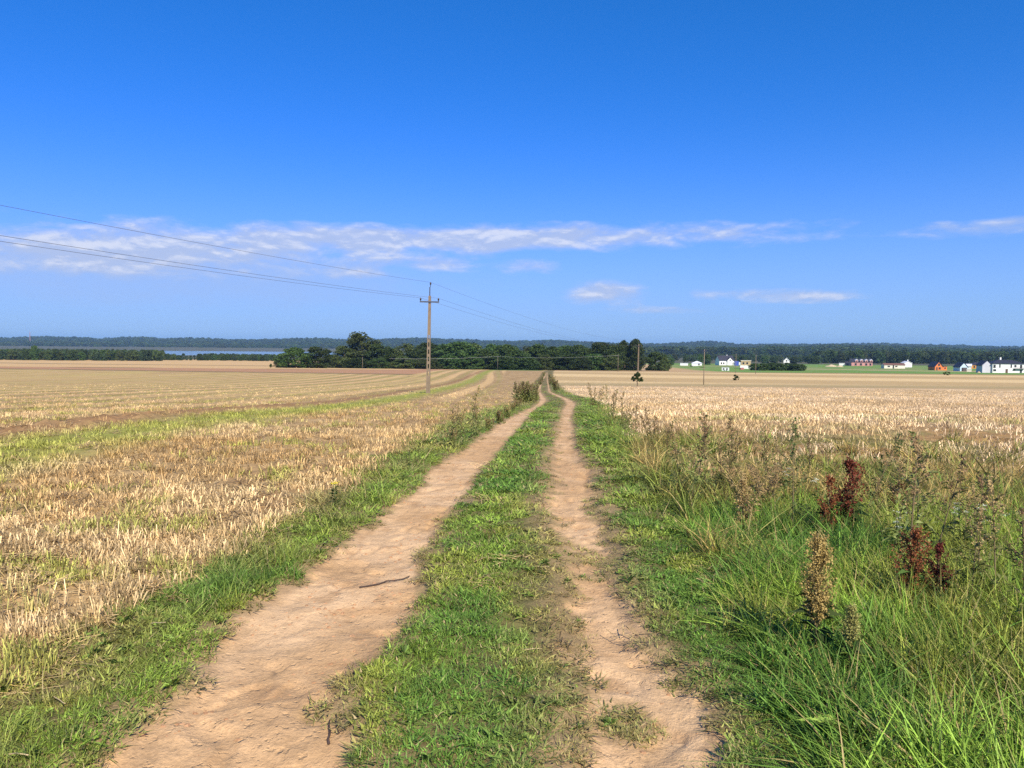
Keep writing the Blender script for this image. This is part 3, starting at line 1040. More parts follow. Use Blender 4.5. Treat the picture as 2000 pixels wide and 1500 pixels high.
wood_belt('woodland', 'dark green belt of woodland before the lake shore', (-420, 318), 640, 820, 1100, 7.5, 10.5)
wood_belt('woodland', 'low scrubby wood between the lake and the tan field', (318, 560), 700, 860, 520, 4.0, 7.0, lambda px, t: np.where(px > 385, 1.0, .4) * np.where(px < 390, np.where(t > 760, 0, 1), 1))
wood_belt('woodland', 'dense forest edge behind the row of new houses', (1590, 2500), 900, 1250, 2300, 11, 17)
wood_belt('woodland', 'scattered heath trees between the wood and the houses', (1240, 1640), 950, 1500, 420, 6, 10)
for nm_, lb_, P_, h_, r_ in HF:
    nq = len(P_)
    scatter(nm_, P_, np.stack([0 * h_, 0 * h_, r_.uniform(0, 6.28, nq)], -1), np.stack([h_ * 1.9, h_ * 1.5, h_], -1), r_.integers(0, 4, nq), np.ones((nq, 3)) * .05, FT, lb_, 'forest')
g = at(68, 640)
tree(68, 640, 674, 14, 'dark tree standing up above the belt of woodland', 0, sink=.3)

# ------------------------------------------------------------------ houses
def house(px, t, label, wpx, wall_hpx, roof_hpx, walls, roofm, name='house', yaw=0.0, ridge='x', depth=8.0, wins=(), door=None, chim=None, over=.35, cat='house', parts=None, dz=0.0):
    """wpx etc. are photo pixels at distance t; the front looks towards -y before yaw"""
    k = t / FPX
    W, Hw, Hr = wpx * k, wall_hpx * k, roof_hpx * k
    g = at(px, t)
    az = math.atan2(g[0], g[1])
    o = empty(name, (g[0], g[1], g[2] + dz), -az + R(yaw), label, cat)
    hw, hd = W / 2, depth / 2
    wl = MB()
    if Hr > 0 and ridge == 'y':
        wl.prism([(-hw, -.5), (hw, -.5), (hw, Hw), (0, Hw + Hr - .12), (-hw, Hw)], -hd, hd)
    elif Hr > 0 and ridge == 'x':
        wl.prismx([(-hd, -.5), (hd, -.5), (hd, Hw), (0, Hw + Hr - .12), (-hd, Hw)], -hw, hw)
    else:
        wl.box(-hw, hw, -hd, hd, -.5, Hw)
    wl.build('wall', walls, o)
    rf = MB(); th = .22
    if ridge == 'x' and Hr > 0:
        s = Hr / hd
        y0 = -hd - over
        rf.prismx([(y0, Hw - over * s), (0, Hw + Hr), (-y0, Hw - over * s), (-y0, Hw - over * s + th), (0, Hw + Hr + th), (y0, Hw - over * s + th)], -hw - over, hw + over)
    elif ridge == 'y' and Hr > 0:
        s = Hr / hw
        x0 = -hw - over
        rf.prism([(x0, Hw - over * s), (0, Hw + Hr), (-x0, Hw - over * s), (-x0, Hw - over * s + th), (0, Hw + Hr + th), (x0, Hw - over * s + th)], -hd - over, hd + over)
    elif ridge == 'hip':
        a, b, zz = hw + over, hd + over, Hw
        rl = max(.3, hw - hd * .9)
        rf.add([(-a, -b, zz), (a, -b, zz), (a, b, zz), (-a, b, zz), (-rl, 0, zz + Hr), (rl, 0, zz + Hr), (-a, -b, zz - .2), (a, -b, zz - .2), (a, b, zz - .2), (-a, b, zz - .2)],
               [(0, 1, 5, 4), (1, 2, 5), (2, 3, 4, 5), (3, 0, 4), (6, 7, 1, 0), (7, 8, 2, 1), (8, 9, 3, 2), (9, 6, 0, 3), (9, 8, 7, 6)])
    else:
        rf.box(-hw - over * .5, hw + over * .5, -hd - over * .5, hd + over * .5, Hw + .003, Hw + .2)
    ro = rf.build('roof', roofm, o)
    if chim:
        cx, cy, cw, ch = chim
        z0 = Hw + Hr * .4
        cm = MB(); cm.box(cx - cw, cx + cw, cy - cw, cy + cw, z0, Hw + Hr + ch); cm.build('chimney', M['white_wall'], ro)
    for (u, z, ww, wh) in wins:
        u, z, ww, wh = u * W, z * Hw, ww, wh
        f = MB(); f.box(u - ww / 2 - .08, u + ww / 2 + .08, -hd - .05, -hd + .05, z - .08, z + wh + .08)
        wo = f.build('window', M['frame'], o)
        pn = MB(); pn.box(u - ww / 2, u + ww / 2, -hd - .07, -hd - .052, z, z + wh); pn.build('pane', M['glass'], wo)
        sl = MB(); sl.box(u - ww / 2 - .15, u + ww / 2 + .15, -hd - .16, -hd - .004, z - .18, z - .085); sl.build('sill', M['frame'], wo)
    if door:
        u, ww, wh = door
        f = MB(); f.box(u * W - ww / 2, u * W + ww / 2, -hd - .06, -hd + .05, 0, wh); dd = f.build('door', M['door'], o)
        h_ = MB(); h_.box(u * W + ww * .3, u * W + ww * .38, -hd - .12, -hd - .061, 1.0, 1.1); h_.build('handle', M['steel'], dd)
    return o, W, Hw, Hr, hd


# white house with dark roof and front gable
o, W, Hw, Hr, hd = house(1415, 690, 'white house with steep dark roof, front gable and porch on green rise', 30, 9.5, 9.0, M['white_wall'], M['slate_roof'], yaw=24, depth=9.0, wins=[(-.36, .28, 1.1, 1.4), (-.2, .28, 1.1, 1.4), (.42, .28, 1.0, 1.4)], chim=(2.5, 1.2, .4, .8))
gb = MB(); gb.prism([(.2, 0), (5.2, 0), (5.2, Hw + .2), (2.7, Hw + 2.6), (.2, Hw + .2)], -hd - 1.2, -hd + 3.5); gbo = gb.build('gable_bay', M['white_wall'], o)
x = MB(); x.prism([(-.25, Hw - .22), (2.7, Hw + 2.62), (5.65, Hw - .22), (5.65, Hw), (2.7, Hw + 2.85), (-.25, Hw)], -hd - 1.5, -hd + 3.5); x.build('bay_roof', M['slate_roof'], gbo)
x = MB(); x.box(2.2, 3.2, -hd - 1.26, -hd - 1.19, Hw - .6, Hw + .9); x.build('window', M['glass'], gbo)
x = MB(); x.box(5.3, 9.2, -hd - 2.4, -hd - .2, 2.7, 3.0); po = x.build('porch_roof', M['white_roof'], o)
for xx in (5.5, 9.0):
    x = MB(); x.box(xx - .15, xx + .15, -hd - 2.3, -hd - 2.0, -.3, 2.7); x.build('post', M['white_wall'], po)
x = MB(); x.box(5.7, 6.8, -hd - .06, -hd + .05, 0, 2.2); x.build('door', M['door'], o)
# sheds and bungalow
o, W, *_ = house(1336, 640, 'low long white shed on the green slope, left of the white-roofed bungalow', 15, 4.5, 0, M['container'], M['white_roof'], 'shed', ridge='flat', depth=4, cat='shed')
o, W, Hw, Hr, hd = house(1361, 655, 'white-roofed bungalow with low hip roof behind a white shed', 19, 4.5, 4.0, M['white_wall'], M['white_roof'], ridge='hip', depth=8, wins=[(-.2, .4, 1.2, 1.0), (.2, .4, 1.2, 1.0)])
o, W, *_ = house(1357, 625, 'low white shed standing just below the white-roofed bungalow', 12, 4.6, 0, M['container'], M['white_roof'], 'shed', ridge='flat', depth=4, cat='shed')
# site caravan
o, W, Hw, Hr, hd = house(1417, 400, 'white site caravan parked below the white dark-roofed house', 14, 5.2, 0, M['container'], M['white_roof'], 'caravan', ridge='flat', depth=2.3, cat='caravan', wins=[(-.25, .55, .6, .45), (.2, .55, .6, .45)], over=.1)
for xx in (-.6, .6):
    x = MB(); x.tube([(xx, -1.28, .12), (xx, -1.12, .12)], .3, 12); x.build('wheel', M['steel'], o)
# blue boards
g = at(1440, 560); o = empty('billboard', g, -math.atan2(g[0], g[1]), 'blue and white panel board on posts left of the tan block building', 'sign')
for xx in (-1.4, 1.4):
    x = MB(); x.box(xx - .06, xx + .06, -.06, .06, -.4, 4.6); x.build('post', M['steel'], o)
x = MB(); x.box(-2.0, 1.0, -.16, -.07, 1.3, 4.6); x.build('panel', M['blue_panel'], o)
x = MB(); x.box(1.04, 2.2, -.16, -.07, 1.9, 3.9); x.build('panel', M['container'], o)
# tan and white block building
o, W, Hw, Hr, hd = house(1456, 470, 'half-built block with tan upper storey and white base by the hedge', 20, 6.5, 0, M['white_wall'], M['cream_wall'], 'half_built_house', ridge='flat', depth=7, cat='house', over=.1)
x = MB(); x.box(-W / 2 + .5, W / 2 - .1, -hd + .1, hd - .1, Hw + .205, Hw + 2.9); up = x.build('upper_storey', M['tan_wall'], o)
x = MB(); x.box(-W / 2 + .3, W / 2 + .1, -hd - .1, hd + .1, Hw + 2.903, Hw + 3.1); x.build('upper_roof', M['cream_wall'], o)
for u in (-.2, .15):
    x = MB(); x.box(u * W - .5, u * W + .5, -hd + .03, -hd + .12, Hw + .8, Hw + 2.0); x.build('window', M['glass'], up)
g = at(1449, 440); o = empty('tarpaulin_stack', g, .1, 'faded red covered stack at the corner of the half-built block', 'stack')
x = MB(); x.add([(-1.1, -.7, -.1), (1.1, -.7, -.1), (1.1, .7, -.1), (-1.1, .7, -.1), (-.95, -.6, 1.0), (.9, -.6, 1.15), (.9, .6, 1.15), (-.95, .6, 1.0)], [(0, 3, 2, 1), (4, 5, 6, 7), (0, 1, 5, 4), (1, 2, 6, 5), (2, 3, 7, 6), (3, 0, 4, 7)]); x.build('cover', M['tarp'], o)
x = MB(); x.box(-1.2, 1.2, -.8, .8, -.25, -.1); x.build('pallet', M['wood_pole'], o)
# small white gable house far behind the hedge
house(1536, 760, 'small white gable house peeking over the dark hedge', 11, 7, 6, M['white_wall'], M['white_roof'], ridge='y', depth=9, wins=[(0, .9, 1.0, 1.2)], dz=-.2)
# pink terrace with four gables
o, W, Hw, Hr, hd = house(1680, 690, 'pink brick terrace with four white-topped dormers and dark roof', 39, 7.5, 6.0, M['pink_wall'], M['slate_roof'], depth=9, yaw=18, wins=[(-.3, .2, 1.6, 1.7), (-.05, .2, 1.6, 1.7), (.2, .2, 1.6, 1.7), (.4, .2, 1.4, 1.7)])
for u in (-.27, -.02, .22, .46):
    cx = u * W * .95
    x = MB(); x.prism([(cx - 1.1, Hw - .6), (cx + 1.1, Hw - .6), (cx + 1.1, Hw + 1.3), (cx, Hw + 2.3), (cx - 1.1, Hw + 1.3)], -hd - .12, -hd + 3); dm = x.build('dormer', M['pink_wall'], o)
    x = MB(); x.prism([(cx - 1.25, Hw + 1.15), (cx, Hw + 2.35), (cx + 1.25, Hw + 1.15), (cx + 1.25, Hw + 1.55), (cx, Hw + 2.8), (cx - 1.25, Hw + 1.55)], -hd - .3, -hd + 3); x.build('dormer_roof', M['white_roof'], dm)
    x = MB(); x.box(cx - .5, cx + .5, -hd - .17, -hd - .12, Hw, Hw + 1.1); x.build('window', M['glass'], dm)
house(1655, 700, 'small pinkish cottage with dark roof left of the pink terrace', 8, 4, 4, M['pink_wall'], M['slate_roof'], 'cottage', depth=6, wins=[(0, .3, 1, 1)])
house(1644, 700, 'small white shed beside the sand heaps', 10, 4.5, 0, M['white_wall'], M['white_roof'], 'shed', ridge='flat', depth=4, cat='shed')
# long low white building, brown roof
o, W, Hw, Hr, hd = house(1744, 560, 'long low white building with flat brown roof and dark gap', 38, 7, 2.6, M['cream_wall'], M['brown_roof'], 'outbuilding', yaw=18, depth=7, cat='building', wins=[(-.28, .5, 1.6, .6), (.08, .5, 1.4, .6)])
x = MB(); x.box(-.06 * W - .5, -.06 * W + .5, -hd - .04, -hd + .05, -.2, Hw * .93); x.build('doorway', M['glass'], o)
house(1770, 640, 'white gabled house with little chimney behind the long low building', 14, 8.5, 3.2, M['white_wall'], M['white_roof'], ridge='y', yaw=20, depth=8, chim=(.6, -1.0, .35, 1.3))
# orange house
o, W, Hw, Hr, hd = house(1827, 500, 'bright orange gabled house with steep dark roof side', 15, 7.5, 9.0, M['orange_wall'], M['slate_roof'], ridge='y', depth=9, yaw=26, wins=[(0, 1.25, 1.0, 1.2), (.1, .35, 1.2, 1.1)], door=(-.25, 1.0, 2.1))
x = MB(); x.box(W / 2 + .004, W / 2 + 2.6, -hd + .1, hd - 2, -.4, 2.6); an = x.build('annex', M['orange_wall'], o)
x = MB(); x.box(W / 2 + 1.0, W / 2 + 1.9, -hd + .04, -hd + .099, 1.0, 2.0); x.build('window', M['glass'], an)
x = MB(); x.box(W / 2 + .006, W / 2 + 2.8, -hd - .1, hd - 1.9, 2.603, 2.8); x.build('annex_roof', M['slate_roof'], an)
# pale blue house
o, W, Hw, Hr, hd = house(1876, 470, 'pale blue gabled house with dark roof side and garage', 14, 8.5, 8.0, M['blue_wall'], M['slate_roof'], ridge='y', depth=9, yaw=24, door=(-.2, 1.0, 2.1))
x = MB(); x.box(-1.2, 1.8, -hd - .06, -hd + .05, .05, 2.3); x.build('garage_door', M['frame'], o)
house(1889, 560, 'white low house half hidden behind the pale blue house', 14, 6, 4, M['white_wall'], M['white_roof'], ridge='x', depth=7)
o, W, *_ = house(1893, 445, 'pale yellow low wall-like shed between blue house and big white house', 8, 4, 0, M['cream_wall'], M['cream_wall'], 'shed', ridge='flat', depth=3, cat='shed')
# amber building
house(1907, 600, 'amber orange low building with flat dark hip roof', 26, 7.5, 5, M['amber_wall'], M['slate_roof'], ridge='hip', yaw=22, depth=8, wins=[(-.3, .3, 1.1, 1.2), (.3, .3, 1.1, 1.2)], door=(0, 1.1, 2.1))
# big white two-storey house
o, W, Hw, Hr, hd = house(1961, 390, 'big white two-storey house with dark hip roof at the field edge', 56, 18.5, 7.0, M['white_wall'], M['slate_roof'], ridge='hip', depth=9, yaw=24,
                        wins=[(-.44, .58, .9, 1.3), (-.27, .62, .5, 1.3), (.09, .62, .5, 1.3), (.22, .68, .8, .8), (.40, .58, .8, 1.4), (.40, .10, .8, 1.2), (-.43, .24, 1.2, .7), (.19, .30, .8, .8)], door=(-.05, 1.1, 2.1), chim=(-1.5, 1, .35, 1.2))
x = MB(); x.box(.17 * W, .49 * W, -hd - 1.1, -hd - .004, Hw * .45, Hw * .45 + .22); bo = x.build('balcony', M['frame'], o)
for xx in np.linspace(.18 * W, .48 * W, 9):
    x = MB(); x.box(xx - .025, xx + .025, -hd - 1.08, -hd - 1.03, Hw * .45 + .22, Hw * .45 + 1.1); x.build('baluster', M['frame'], bo)
x = MB(); x.box(.17 * W, .49 * W, -hd - 1.1, -hd - 1.01, Hw * .45 + 1.1, Hw * .45 + 1.16); x.build('rail', M['frame'], bo)
x = MB(); x.prism([(-W / 2 - 4.4, -.5), (-W / 2 - .004, -.5), (-W / 2 - .004, Hw * .78), (-W / 2 - 2.2, Hw * 1.22), (-W / 2 - 4.4, Hw * .78)], -hd + 1, hd - 1); wg = x.build('side_wing', M['shaded_white_wall'], o)
x = MB(); x.prism([(-W / 2 - 4.7, Hw * .72), (-W / 2 - 2.2, Hw * 1.22), (-W / 2 - .006, Hw * .80), (-W / 2 - .006, Hw * .86), (-W / 2 - 2.2, Hw * 1.28), (-W / 2 - 4.7, Hw * .78)], -hd + 1.6, hd - .8); x.build('wing_roof', M['slate_roof'], wg)
# sand heaps
for k, (px, t, wd, hg) in enumerate([(1624, 640, 26, 4.5), (1640, 630, 16, 3.4), (1912, 385, 8, 3.2)]):
    g = at(px, t); kx = t / FPX; r = np.random.default_rng(k)
    a = np.linspace(0, 2 * np.pi, 17)[:-1]
    V = [(0, 0, hg * kx)]
    F = []
    for j, s in enumerate((.35, .7, 1.0)):
        for i, q in enumerate(a):
            rr = wd * kx / 2 * s * (1 + .15 * r.normal())
            V.append((rr * math.cos(q), rr * .7 * math.sin(q), hg * kx * (1 - s) * (1 + .15 * r.normal()) - .25 * (j == 2)))
    F += [(0, 1 + i, 1 + (i + 1) % 16) for i in range(16)]
    for j in (0, 1):
        F += [(1 + j * 16 + i, 17 + j * 16 + i, 17 + j * 16 + (i + 1) % 16, 1 + j * 16 + (i + 1) % 16) for i in range(16)]
    mb = MB(); mb.add(V, F)
    ob = mb.build('sand_heap', M['sand'], None, True); ob.location = g
    tag(ob, ['long low sand heap at the meadow edge left of the white shed', 'short sand heap just before the small white shed', 'small sand heap left of the big two-storey house'][k], 'sand heap')
# distant mast
g = at(60, 3300); o = empty('radio_mast', (g[0], g[1], -5), 0, 'thin reddish radio mast standing among the far wooded hills', 'mast')
x = MB()
for a in range(3):
    x.tube([(1.6 * math.cos(a * 2.09), 1.6 * math.sin(a * 2.09), 0), (.5 * math.cos(a * 2.09), .5 * math.sin(a * 2.09), 44)], .35, 5)
x.build('lattice', M['mast'], o)
x = MB(); x.tube([(0, 0, 43.8), (0, 0, 52)], .2, 6); x.build('antenna', M['mast'], o)

# ------------------------------------------------------------------ power line
def pole_mesh():
    """weathered concrete lattice pole: tapered box with slots"""
    H = 8.3
    mb = MB()
    w0, w1, d0, d1 = .17, .10, .13, .085
    def ww(z): return w0 + (w1 - w0) * z / H
    def dd(z): return d0 + (d1 - d0) * z / H
    # two edge chords and webs between the slots
    for s in (-1, 1):
        vs = []
        for z in (-.6, H):
            a, b, d = s * ww(z), s * ww(z) * .42, dd(z)
            vs += [(min(a, b), -d, z), (max(a, b), -d, z), (max(a, b), d, z), (min(a, b), d, z)]
        mb.add(vs, [(0, 3, 2, 1), (4, 5, 6, 7), (0, 1, 5, 4), (1, 2, 6, 5), (2, 3, 7, 6), (3, 0, 4, 7)])
    zs = np.arange(-.6, H - .01, .62)
    for z in zs:
        z1 = z + (.24 if 1.2 < z < 4.6 else .622)
        vs = []
        for q in (z, min(z1, H)):
            a, d = ww(q) * .43, dd(q) * .8
            vs += [(-a, -d, q), (a, -d, q), (a, d, q), (-a, d, q)]
        mb.add(vs, [(0, 3, 2, 1), (4, 5, 6, 7), (0, 1, 5, 4), (1, 2, 6, 5), (2, 3, 7, 6), (3, 0, 4, 7)])
    return mb.mesh('shaft', M['concrete'])


SHAFT = pole_mesh()
x = MB(); x.box(-.82, .82, -.15, -.09, 7.72, 7.84); x.box(-.2, .2, -.091, .14, 7.74, 7.82); ARM = x.mesh('crossarm', M['steel'])
x = MB(); x.tube([(0, 0, 8.2), (0, 0, 9.05)], .045, 7); x.tube([(0, 0, 9.0), (.05, 0, 9.1), (.05, 0, 9.2)], .03, 6); SPIKE = x.mesh('top_spike', M['steel'])


def ins_mesh():
    mb = MB()
    mb.tube([(0, 0, -.02), (0, 0, .05), (0, 0, .06), (0, 0, .12), (0, 0, .13), (0, 0, .2), (0, 0, .22), (0, 0, .26)], [.03, .03, .075, .06, .085, .055, .05, .03], 9)
    return mb.mesh('insulator', M['insulator'], True)


INS = ins_mesh()
poles = []
P1 = at(836, 65); P1[0] = hit(836, 768)[0, 0]; P1[1] = hit(836, 768)[0, 1]
P1[2] = zground(P1[0], P1[1])[0]
P2 = at(1246, 200)
dirv = (P2 - P1); P0 = P1 - dirv * .95; P3 = P2 + dirv * .95
P0[2] = zground(P0[0], P0[1])[0]; P3[2] = float(zbase(P3[:1], P3[1:2])[0])
yaw = math.atan2(dirv[0], dirv[1])
for k, (P, yw, lean) in enumerate([(P0, -yaw, 0), (P1, -.02, .9), (P2, -yaw - .35, .9)]):
    if k == 0:
        continue
    o = empty('power_pole', P, yw, ['', 'near weathered concrete power pole with crossarm in the striped stubble field', 'far concrete power pole standing before the wood end behind the sapling'][k], 'power pole')
    o.rotation_euler = (0, R(lean), yw)
    for nm, me in (('shaft', SHAFT), ('crossarm', ARM), ('top_spike', SPIKE)):
        link(bpy.data.objects.new(nm, me), o)
    for loc in ((-.76, -.12, 7.86), (.76, -.12, 7.86), (.05, 0, 9.2)):
        q = link(bpy.data.objects.new('insulator', INS), o); q.location = loc
    poles.append(o)
bpy.context.view_layer.update()


def attach(o, loc):
    return np.array(o.matrix_world @ Vector(loc))


def cable(name, pts, sag, label, group=None, rad=.008, mat=None):
    full = []
    for a, b, s in zip(pts[:-1], pts[1:], sag):
        for f in np.linspace(0, 1, 28)[:-1]:
            p = a + (b - a) * f
            full.append(p - np.array([0, 0, 4 * s * f * (1 - f)]))
    full.append(pts[-1])
    mb = MB(); mb.tube(full, rad, 5)
    return tag(mb.build(name, mat or M['wire'], None, True), label, 'cable', group)


ATT = [(-.76, -.12, 8.1), (.76, -.12, 8.1), (.05, 0, 9.44)]
lab = ['lower overhead cable on the track-far end of the pole crossarm', 'lower overhead cable on the track-near end of the pole crossarm', 'topmost overhead cable carried on the pole spike']
perp = np.array([math.cos(yaw), -math.sin(yaw), 0])
for k, a in enumerate(ATT):
    e1, e2 = attach(poles[0], a), attach(poles[1], a)
    off = perp * (a[0] if abs(a[0]) > .1 else 0)
    e0 = P0 + off + np.array([0, 0, a[2]]); e3 = P3 + off + np.array([0, 0, a[2]])
    cable('power_cable', [e0, e1, e2, e3], [1.6 if k == 2 else 1.4, 1.5, 1.5], lab[k])

# thin low-voltage poles and their wire
thin = [(1375, 128, 6.0, 'pale thin pole in the pale field, below the bungalow'), (1207, 262, 6.0, 'thin pole on the bank left of the far power pole'), (972, 330, 6.2, 'thin pole before the middle of the wood'), (1437, 250, 6.4, 'thin pole rising behind the dark round bush'), (1476, 235, 6.0, 'short thin pole by the left end of the hedge'), (708, 320, 5.0, 'thin pale pole beside the joined pair of trees')]
for px, t, hg, lb in thin:
    g = at(px, t)
    o = empty('utility_pole', g, .3, lb, 'pole')
    x = MB(); x.tube([(0, 0, -.4), (0, 0, hg * .5), (.02, 0, hg)], [.075, .065, .05], 8); x.build('shaft', M['wood_pole'], o, True)
    x = MB(); x.box(-.35, .35, -.12, -.05, hg - .35, hg - .27); x.build('bracket', M['steel'], o)
    for xx in (-.3, .3):
        q = link(bpy.data.objects.new('insulator', INS), o); q.location = (xx, -.085, hg - .26); q.scale = (.7, .7, .7)
pa, pb = at(640, 340), at(972, 330); pc = at(1207, 262); pe = at(1375, 260)
cable('service_cable', [at(760, 335) + np.array([0, 0, 4.6]), pb + np.array([0, 0, 5.95]), pc + np.array([0, 0, 5.75])], [.5, .7], 'thin pale wire strung low before the wood', None, .02, M['container'])

# ------------------------------------------------------------------ grass and stubble (uncountable: stuff)
def leaflets(P, D, L, Wd, r, droop=.3):
    """pointed leaves from points P along directions D"""
    n = len(P)
    D = D / np.linalg.norm(D, axis=1, keepdims=True)
    S = np.cross(D, np.tile((0, 0, 1.0), (n, 1)) + r.normal(size=(n, 3)) * .4); S /= np.linalg.norm(S, axis=1, keepdims=True)
    L = L * r.uniform(.6, 1.25, (n, 1)); W = Wd * r.uniform(.7, 1.2, (n, 1))
    mid = P + D * L * .45; tip = P + D * L - np.array([0, 0, 1]) * L * droop
    V = np.stack([P, mid - S * W, tip, mid + S * W], 1).reshape(-1, 3)
    return V, np.arange(n * 4).reshape(-1, 4)


def blades(n, r, rad, h0, h1, w, lean, bend, seg=3, upright=0.0):
    V, F, A = [], [], []
    for i in range(n):
        a = r.uniform(0, 6.2832); q = rad * math.sqrt(r.uniform())
        b = np.array([q * math.cos(a), q * math.sin(a), -.012])
        h = r.uniform(h0, h1)
        da = r.uniform(0, 6.2832) if r.uniform() < .6 else a + r.normal() * .4
        d = np.array([math.cos(da), math.sin(da), 0.0])
        s = np.array([-d[1], d[0], 0.0]); tw = r.normal() * .5
        s = s * math.cos(tw) + d * math.sin(tw)
        l = abs(r.normal()) * lean; bd = abs(r.normal()) * bend
        k = len(V); va, vb = r.uniform(), r.uniform()
        for j in range(seg + 1):
            f = j / seg
            c = b + np.array([0, 0, h * f * (1 - .35 * min(1, bd) * f)]) + d * h * (l * f + bd * f * f)
            ww = w * (1 - f ** 1.5) * .5 if j < seg else 0
            if upright: ww = w * .5
            if j < seg or upright:
                V += [c - s * ww, c + s * ww]; A += [(va, vb, f)] * 2
            else:
                V.append(c); A.append((va, vb, f))
        for j in range(seg):
            p = k + 2 * j
            if j < seg - 1 or upright:
                F += [(p, p + 1, p + 3), (p, p + 3, p + 2)]
            else:
                F.append((p, p + 1, p + 2))
    return np.array(V), np.array(F), np.array(A)


def tuft(name, mat, *a, **k):
    V, F, A = blades(*a, **k)
    me = fast_mesh(name, V, F, mat)
    vattr(me, 'vary', 'FLOAT_VECTOR', A.astype(np.float32))
    return me


rg = np.random.default_rng(5)
C_SHORT = source_collection('short_tuft', [tuft('short_tuft', M['grass'], 46, rg, .085, .02, .06 + .012 * i, .0046, .35, .5) if i < 3 else tuft('short_tuft', M['grass'], 60, rg, .085, .018, .04, .010, .6, .8) for i in range(5)])
C_MID = source_collection('mid_tuft', [tuft('mid_tuft', M['grass'], 40, rg, .07, .06, .17, .0045, .30, .5) for i in range(5)])
C_TALL = source_collection('tall_tuft', [tuft('tall_tuft', M['tallgrass'], [30, 22, 26, 18, 24, 12][i], rg, .055, .14, .50, [.008, .012, .007, .014, .010, .005][i], .24, [.35, .5, .3, .6, .35, .12][i], 4) for i in range(6)])
C_STUB = source_collection('stubble_tuft', [tuft('stubble_tuft', M['straw'], 19, rg, .07, .04, .13, .0046, .22, .06, 1, upright=1.0) for i in range(5)])
C_PALE = source_collection('pale_tuft', [tuft('pale_tuft', M['straw'], 13, rg, .10, .06, .20, .0064, .16, .06, 1, upright=1.0) for i in range(5)])


def litter(n, r, rad):
    V, F, A = [], [], []
    for i in range(n):
        a = r.uniform(0, 6.2832); q = rad * math.sqrt(r.uniform()); th = r.uniform(0, 6.2832)
        L = r.uniform(.04, .13); d = np.array([math.cos(th), math.sin(th), r.normal() * .12]); s = np.array([-d[1], d[0], 0]) * .0028
        b = np.array([q * math.cos(a), q * math.sin(a), r.uniform(.004, .04)])
        k = len(V); va = r.uniform()
        V += [b - s, b + s, b + d * L + s, b + d * L - s]; A += [(va, 0, .5)] * 4
        F += [(k, k + 1, k + 2), (k, k + 2, k + 3)]
    return np.array(V), np.array(F), np.array(A)


lm = []
for i in range(4):
    V, F, A = litter(22, rg, .12)
    me = fast_mesh('straw_litter', V, F, M['straw']); vattr(me, 'vary', 'FLOAT_VECTOR', A.astype(np.float32)); lm.append(me)
C_LIT = source_collection('straw_litter', lm)


def cand(n0, r0, rmax, seed, ang=0.87, rmin=.8):
    """candidates with n0 per square metre out to r0, then thinning as 1/r2; the patches grow to match"""
    r = np.random.default_rng(seed)
    n1 = int(n0 * ang * (r0 ** 2 - rmin ** 2)); n2 = int(2 * ang * n0 * r0 ** 2 * math.log(rmax / r0))
    rr = np.concatenate([np.sqrt(r.uniform(rmin ** 2, r0 ** 2, n1)), r0 * (rmax / r0) ** r.uniform(0, 1, n2)])
    a = r.uniform(-ang, ang, len(rr))
    x, y = rr * np.sin(a), rr * np.cos(a)
    return r, x, y, rr, np.maximum(1, rr / r0)


def emit(name, label, cat, r, x, y, s, hz, tint, coll, nv, tilt=.12, wide=1.0):
    z = zground(x, y)
    n = len(x)
    rot = np.stack([r.normal(0, tilt, n), r.normal(0, tilt, n), r.uniform(0, 6.28, n)], -1)
    sc = np.stack([s * wide, s * wide, hz], -1)
    return scatter(name, np.stack([x, y, z], -1), rot, sc, r.integers(0, nv, n), tint * r.uniform(.62, 1.34, (n, 1)), coll, label, cat)


G_GREEN, G_DEEP, G_YEL, G_DRY = (.225, .325, .045), (.145, .265, .04), (.34, .36, .06), (.37, .29, .10)


def grass_tint(x, y, z_, r):
    a = fbm(x * 1.1, y * .8, 3, 140); b = fbm(x * 3.0, y * 2.0, 3, 141)
    c = lerp(G_GREEN, G_DEEP, sstep(.42, .62, a))
    c = lerp(c, G_YEL, sstep(.52, .72, b) * .75)
    mid = (z_['xlr'] + z_['xrl']) / 2
    dry = z_['centre'] * sstep(-.05, .45, x - mid) * sstep(.32, .52, b + .03) * .65
    dry = np.maximum(dry, sstep(-.16, .0, np.maximum(z_['a'], z_['b'])) * .55 * sstep(.35, .6, b))
    dry = np.maximum(dry, np.exp(-((x - 2.1) / .5) ** 2 - ((y - 9.2) / 2.0) ** 2) * .8)
    vg = (x < z_['xll']) * sstep(.05, .8, z_['xll'] - x)
    dry = np.maximum(dry, vg * (.25 + .75 * sstep(.42, .58, fbm(x * 2.6, y * 2.6, 3, 145))) * .8)
    return lerp(c, G_DRY, dry)


# short grass: crown between the ruts and both verges
r, x, y, rr, s = cand(420, 4.2, 150, 11)
z_ = zones(x, y)
ok = (z_['dirt'] < .35 + .25 * r.uniform(size=len(x))) & (z_['lf'] < .6) & (z_['rf'] < .7) & (z_['tall'] < .8) & (x > -14) & (x < z_['xrr'] + 9)
